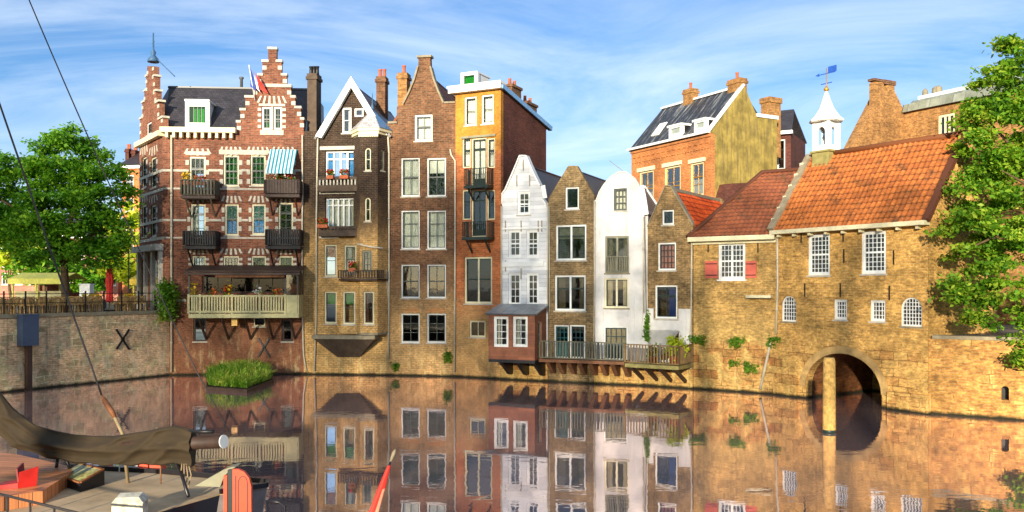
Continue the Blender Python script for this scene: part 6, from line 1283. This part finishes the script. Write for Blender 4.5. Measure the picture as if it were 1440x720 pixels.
# things on deck
def skylight():
    f0, f1, b1, b0_ = ongrd(80, 681, ZD), ongrd(113, 692, ZD), ongrd(147, 682, ZD), ongrd(112, 672, ZD); zt1 = .14; o = empty('deck_skylight', 'small dark skylight hatch with a framed glass lid on the barge deck', 'skylight', (f0.x, f0.y, ZD)); L_ = lambda p, z: (p.x-f0.x, p.y-f0.y, z)
    MB().hexa([L_(f0, 0), L_(f1, 0), L_(b1, 0), L_(b0_, 0), L_(f0, .16), L_(f1, .16), L_(b1, .30), L_(b0_, .30)]).build('box', 'hull', o)
    top = [Vector(L_(p, z+.015)) for p, z in ((f0, .16), (f1, .16), (b1, .30), (b0_, .30))]; cc = sum(top, Vector())/4; fr = MB()
    for i in range(4): fr.bar(top[i].lerp(cc, .06), top[(i+1) % 4].lerp(cc, .06), .06, .03)
    fr.build('frame', 'brown', o); t2 = [v.lerp(cc, .12) for v in top]; g_ = MB(); k = g_.add([tuple(v) for v in t2]+[(v.x, v.y, v.z+.008) for v in t2]); g_.face((k, k+1, k+2, k+3)); g_.face((k+7, k+6, k+5, k+4))
    for i in range(4): j = (i+1) % 4; g_.face((k+i, k+j, k+4+j, k+4+i))
    g_.build('pane', 'lidpane', o)
skylight()
p_ = ongrd(28, 702, ZD+.0); o = empty('red_deck_seat', 'small red painted seat with a raised back on the barge deck', 'seat', (p_.x, p_.y, ZD+.25), R(18))
MB().hexa([(-.36, -.2, .003), (.02, -.24, .003), (.06, .2, .003), (-.30, .2, .003), (-.36, -.2, .06), (.02, -.24, .10), (.06, .2, .10), (-.30, .2, .06)]).build('seat', 'red', o); MB().hexa([(.024, -.24, .003), (.30, -.1, .003), (.29, -.06, .003), (.026, -.2, .003), (.04, -.26, .30), (.33, -.1, .36), (.32, -.06, .36), (.04, -.22, .30)]).build('backrest', 'red', o); MB().hexa([(.0, -.2, .103), (.03, -.2, .103), (.06, .16, .103), (.03, .16, .103), (-.03, -.2, .36), (.0, -.2, .36), (.03, .16, .40), (.0, .16, .40)]).build('back_board', 'maroon', o)
p_ = ongrd(183, 724, ZD); o = empty('white_bollard', 'chunky white painted bollard near the lower edge of the barge deck', 'bollard', (p_.x, p_.y, ZD), R(10)); zt_ = at(183, 697, p_.y).z-ZD
MB().box(-.25, .25, -.2, .2, 0, zt_*.72).build('post', 'mossywhite', o); MB().hexa([(-.27, -.22, zt_*.72+.003), (.27, -.22, zt_*.72+.003), (.27, .22, zt_*.72+.003), (-.27, .22, zt_*.72+.003), (-.2, -.12, zt_), (.17, -.12, zt_), (.17, .16, zt_+.02), (-.2, .16, zt_+.02)]).build('cap', 'mossywhite', o)
p_ = ongrd(214, 661, ZD); o = MB().box(-.27, .25, -.12, .12, 0, .15).box(-.29, .27, -.14, .14, .153, .19).build('red_locker', 'orangered'); o.location = (p_.x, p_.y, ZD); tag(o, 'low orange red locker box half hidden behind the tarpaulin', 'box')
p_ = ongrd(183, 662, ZD); o = MB().box(-.2, .2, -.1, .1, 0, .16).box(-.17, .17, -.07, .07, .163, .2).build('white_box', 'white'); o.location = (p_.x, p_.y, ZD); tag(o, 'low white box on the deck behind the tarpaulin', 'box')
# rigging
def rope(name, label, pts, r, mat, cat='rope', parent=None):
    o = MB().tube(pts, r, 6).build(name, mat, parent)
    if label: tag(o, label, cat)
    return o
top = at(20, -50, 17.0); en = E1+Vector((.07, 0, .1)); sag = lambda a, b, s, n=14: [a.lerp(b, i/n) - Vector((0, 0, s*4*(i/n)*(1-i/n))) for i in range(n+1)]
rope('topping_lift', 'long dark rigging line from above the frame down to the boom end', sag(top, at(277, 523, 16.05), .15) + [at(322, 606, 16.0)], .012, 'cable')
w1 = at(-30, 60, 18.6); w2 = at(143, 556, 17.2); sh = empty('shroud', 'dark shroud with a wooden turnbuckle running down to the barge behind the tarpaulin', 'shroud', (0, 0, 0))
rope('line', None, sag(w1, w2, .04), .02, 'cable', parent=sh); rope('turnbuckle', None, [w2, w2.lerp(at(172, 608, 17.1), .15), at(158, 580, 17.1), at(163, 590, 17.1)], [.02, .055, .055, .03], 'brown', parent=sh); rope('lanyard', None, [at(160, 584, 17.1), at(172, 609, 17.1), (at(180, 650, 17.3).x, 17.3, ZD)], .035, 'rope', parent=sh)
rp = MB()
for k in range(4): x = 256+k*3; rp.tube([at(x, 652, 16.35), at(x-2+k*2, 668, 16.3), at(x+1-k, 680+4*k, 16.25)], .012, 5)
tag(rp.build('rope_bundle', 'rope'), 'loose hemp rope ends hanging from the end of the tarpaulin', 'rope')
# second boat below the frame, with flag staff and hand rail
B2 = empty('moored_boat', 'boat moored below, of which only the bent handrail shows above the edge', 'boat', (0, 0, 0)); bp_ = [(-7.2, 8.2), (-5.0, 11.6), (-3.4, 12.4), (-1.6, 11.2), (-.9, 8.6), (-1.2, 5.0), (-6.9, 5.0)]
MB().prism(bp_, -.4, .9, ax='z').build('hull', 'hull', B2); hp2 = [(a*.94-.2, b*.94+.5) for a, b in bp_]; MB().prism(hp2, .903, .96, ax='z').build('deck', 'plank', B2)
yb_ = 11.2; hr = MB(); hr.tube([at(374, 705, yb_), at(392, 706, yb_), at(400, 711, yb_), (at(405, 725, yb_).x, yb_, .9)], .018, 8).tube([at(376, 706, yb_), (at(374, 740, yb_).x, yb_, .9)], .018, 8); hr.build('handrail', 'hull', B2)
fs = empty('boat_flag', 'furled red flag with a pale edge on a slanting staff above the water', 'flag', (0, 0, 0)); yf = 10.6; ftop = at(556, 632, yf); fb = at(506, 760, yf); fd = (fb-ftop).normalized(); fbt = ftop + fd*((ftop.z-.93)/-fd.z)
MB().tube([ftop+fd*.03, fbt], .014, 8).build('staff', 'hull', fs); MB().tube([ftop, ftop+fd*.05, ftop+fd*.11, ftop+fd*.16], [.012, .026, .022, .014], 8).build('finial', 'greystone', fs)
cl = MB(); ring0 = None; ns = 14
for i in range(15):
    t = i/14; ctr = ftop + fd*(.21+1.5*t); wd = .018+.10*t**.8; ring = []
    for k in range(ns): a = 2*math.pi*k/ns; rr_ = wd*(1+.28*math.sin(3*a+4*t)+.1*math.sin(7*a)); ring.append((ctr.x+rr_*math.cos(a)+.06*t, ctr.y+rr_*.7*math.sin(a), ctr.z+.2*rr_*math.cos(a)))
    q = cl.add(ring)
    if ring0 is not None:
        for k in range(ns): l = (k+1) % ns; cl.face((ring0+k, ring0+l, q+l, q+k), 1 if k in (12, 13, 0) and t > .25 else 0, None, True)
    ring0 = q
cl.face([ring0+k for k in range(ns)]); cl.build('cloth', ['flagred', 'flagpink'], fs)

# ------------------------------------------------------------------ tall trees of the near bank behind the viewer: the low sun reaches the far fronts through their crowns
def bank_tree(x, y, ztop, rx, n, lb):
    n = int(n*(.5 if x > -3 else .64 if x > -15 else .86)*2.5); rx *= 1.2
    base = (x, y, 3.3); root = empty('bank_tree', lb, 'tree', base); t = MB(); cz = (ztop+8)/2-3.3; rz = (ztop-8)/2
    t.tube([(0, 0, -.3), (.1, 0, 3), (-.1, .1, 8), (0, 0, ztop-6)], [.5, .4, .3, .08], 10)
    for k in range(6): a = k*1.05; z = 4+k*1.6; t.tube([(0, 0, z), (rx*.35*math.cos(a), 1.2*math.sin(a), z+2), (rx*.7*math.cos(a), 2*math.sin(a), z+3.4)], [.16, .1, .04], 6)
    t.build('trunk', 'bark', root)
    p = rng.normal(size=(n, 3)); p /= np.linalg.norm(p, axis=1)[:, None]; p *= rng.uniform(0, 1, n)[:, None]**(1/2.6); p = np.sign(p)*np.abs(p)
    k = 1 + .06*np.sin(p[:, :1]*9+x) * np.cos(p[:, 2:]*7+x)
    n = len(p); quads_obj('crown', leaf_mesh(p*k*np.array([rx, 2.6, rz]) + np.array([0, 0, cz]), .165, .2), 'leafL', root)
for x, zt_, rx, n, lb in NEAR: bank_tree(x, -12 - (x % 3)*.4, zt_, rx, n, lb)
